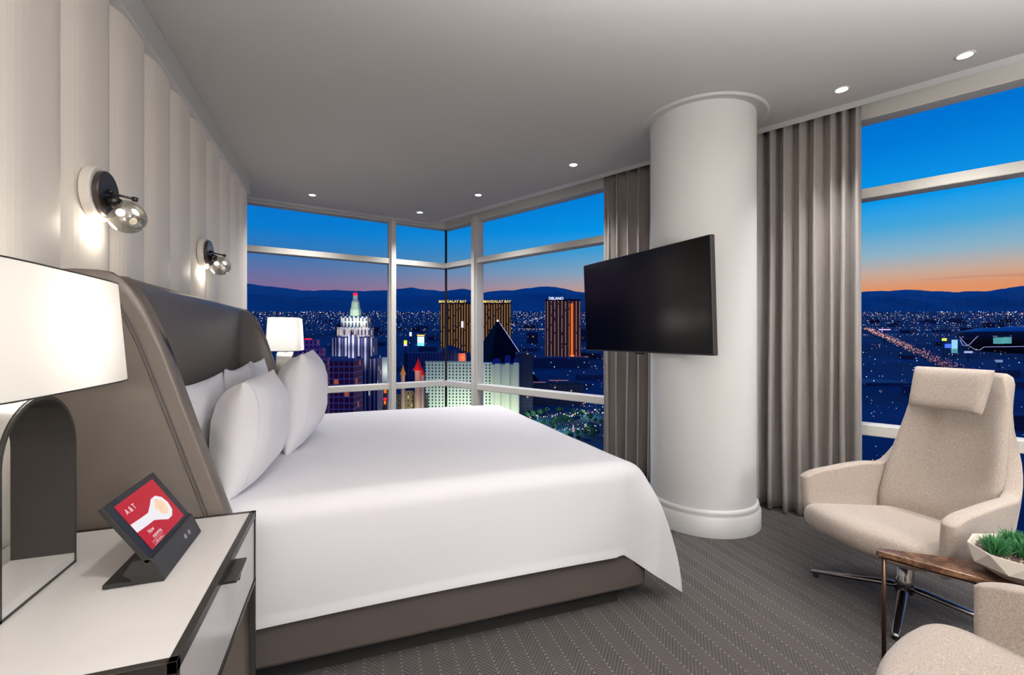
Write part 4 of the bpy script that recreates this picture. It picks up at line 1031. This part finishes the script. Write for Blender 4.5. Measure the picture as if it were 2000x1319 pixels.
# lights of the valley: nobody could count them
def lightmat():
    m = bpy.data.materials.new('street_light_glow'); m.use_nodes = True; t = m.node_tree; b = t.nodes['Principled BSDF']; a = t.nodes.new('ShaderNodeAttribute'); a.attribute_name = 'col'
    b.inputs['Base Color'].default_value = (0, 0, 0, 1); t.links.new(a.outputs['Color'], b.inputs['Emission Color']); b.inputs['Emission Strength'].default_value = 1; m.cycles.emission_sampling = 'NONE'; return m
m_lt = lightmat()
PAL = [((255, 214, 170), 5), ((255, 190, 160), 4), ((200, 220, 255), 5), ((255, 150, 140), 2), ((140, 190, 255), 3), ((170, 230, 200), 1), ((240, 235, 255), 3)]
def lights(name, pts, label, cat):
    me = bpy.data.meshes.new(name); V, Fc, Cc = [], [], []
    for p, r, c in pts:
        b = len(V); V += [(p.x+r, p.y, p.z), (p.x-r*.5, p.y+r*.87, p.z), (p.x-r*.5, p.y-r*.87, p.z), (p.x, p.y, p.z+r*1.2), (p.x, p.y, p.z-r*.8)]
        for q in ((0, 1, 3), (1, 2, 3), (2, 0, 3), (1, 0, 4), (2, 1, 4), (0, 2, 4)): Fc.append([b+i for i in q]); Cc.append(c)
    me.from_pydata(V, [], Fc); at_ = me.color_attributes.new('col', 'FLOAT_COLOR', 'CORNER')
    for f, c in zip(me.polygons, Cc):
        for li in f.loop_indices: at_.data[li].color = c
    me.materials.append(m_lt); o = bpy.data.objects.new(name, me); col.objects.link(o); return tag(o, label, cat, kind='stuff')
rnd = random.Random(5)
def pick(k=1):
    c = rnd.choices([p[0] for p in PAL], [p[1] for p in PAL])[0]; e = k*rnd.choice([.7, 1.0, 1.6, 3.0]); l_ = s2l(*c); return (l_[0]*e, l_[1]*e, l_[2]*e, 1)
P = []
def road(px0, d0, px1, d1, n, jit, r=.62, k=1):
    a, b = gpt(px0, d0), gpt(px1, d1)
    for i in range(n):
        u = i/n+rnd.uniform(-.3, .3)/n; p = a.lerp(b, u); dd = FW.dot(p); p.z = gz(dd)+6; P.append((p+RT*rnd.gauss(0, jit)+FW*rnd.gauss(0, jit), dd/889*r*rnd.uniform(.6, 1.1), pick(k)))
for i in range(2300):                                       # scattered, in clumps
    d = 1500*(13500/1500)**(rnd.random()**.75); px = rnd.uniform(440, 1190) if rnd.random() < .6 else rnd.uniform(1670, 2080)
    if noise.noise(Vector((px*.012, math.log(d)*9, 3))) < rnd.uniform(-.25, .3): continue
    P.append((gpt(px, d, 7), d/889*rnd.uniform(.4, .8), pick(1)))
for d in (1900, 2300, 2500, 2900, 3300, 3800, 4500, 5400, 6400, 7600, 9500, 12000):
    for a, b in ((440, 1190), (1670, 2080)): road(a, d, b, d*rnd.uniform(.94, 1.06), int((b-a)/rnd.uniform(6, 13)), d*.006, .62, .8)
for i in range(900):                                        # near streets
    d = 330*(1500/330)**rnd.random(); px = rnd.uniform(640, 1190) if rnd.random() < .6 else rnd.uniform(1680, 2060)
    if rnd.random() < .5 and noise.noise(Vector((px*.02, d*.01, 8))) < .05: continue
    P.append((gpt(px, d, 5), d/889*rnd.uniform(.45, 1.0), pick(.9)))
road(1000, 2800, 1075, 6500, 60, 30, .8, 1.2); road(1010, 2400, 1075, 2350, 26, 10, .7, 1.2); road(1015, 340, 1090, 420, 46, 4, 1.1, 1.1); road(1100, 400, 1170, 600, 60, 8, .9, 1); road(1020, 470, 1180, 500, 70, 7, 1.2, 1.1); road(1060, 420, 1180, 440, 60, 6, 1.2, 1); road(1690, 330, 1760, 345, 40, 4, 1.2, 1)
lights('city_lights', P, 'countless tiny street and window lights over the dark valley', 'city lights')
P = []
for i in range(760):                                        # motorway traffic
    u = rnd.random(); d = 2700+(900-2700)*u**.6; px_t = 1688+(1862-1688)*((1/d-1/2700)/(1/900-1/2700)); wd_ = 17
    p = gpt(px_t, d, 2)+RT*rnd.uniform(-wd_, wd_)+FW*rnd.uniform(-20, 20)
    c = rnd.choice([(255, 190, 190), (255, 225, 225), (235, 130, 160), (255, 180, 150)]); l_ = s2l(*c); e = rnd.uniform(.4, 1.1); P.append((p, d/889*rnd.uniform(.4, .85), (l_[0]*e, l_[1]*e, l_[2]*e, 1)))
lights('traffic_lights', P, 'dense pink and white car lights on the diagonal motorway', 'traffic')
bm = B(); a, b = gpt(1680, 2800), gpt(1868, 880); s_ = RT*20
for o_ in (0,): bm.faces.new([bm.verts.new(p+Vector((0, 0, .6))) for p in (a-s_*1.6, a+s_*1.6, b+s_, b-s_)])
tag(new('road', bm, mat('asphalt', (60, 50, 80), .9)), 'wide motorway running diagonally through the valley', None, kind='structure')
# trees down by the streets, lit from below
m_tree = mat('night_tree', (40, 92, 70), .9, var=.4, vscale=.5)
rnd = random.Random(9)
bm = B(); bmesh.ops.create_icosphere(bm, subdivisions=2, radius=3.2)
for v in bm.verts: v.co *= 1+noise.noise(v.co*.6)*.45; v.co.z = v.co.z*.9+5.2
trk = B(); tube(trk, [(0, 0, -3), (0, 0, 4)], [.5, .3], 6)
t0 = thing('tree', 'small dark green street tree below the gold towers, by the lit streets', 'tree', group='street trees below the tower'); new('crown', bm, m_tree, t0); new('trunk', trk, mat('bark', (60, 48, 40), .9), t0)
for i in range(46):
    t = t0 if i == 0 else copy_tree(t0); d = rnd.uniform(400, 525); t.location = gpt(1015+3.6*i, d); t.rotation_euler = (0, 0, rnd.uniform(0, 6)); s_ = rnd.uniform(.6, 1.2); t.scale = (s_,)*3
for px_, d, c_ in ((1050, 480, (.9, 1, .7)), (1105, 440, (.7, 1, .6)), (1150, 500, (1, .95, .6)), (1085, 410, (.6, .9, 1))): lamp('street_glow', 'POINT', gpt(px_, d, 12), 9000, c_, shadow_soft_size=1)
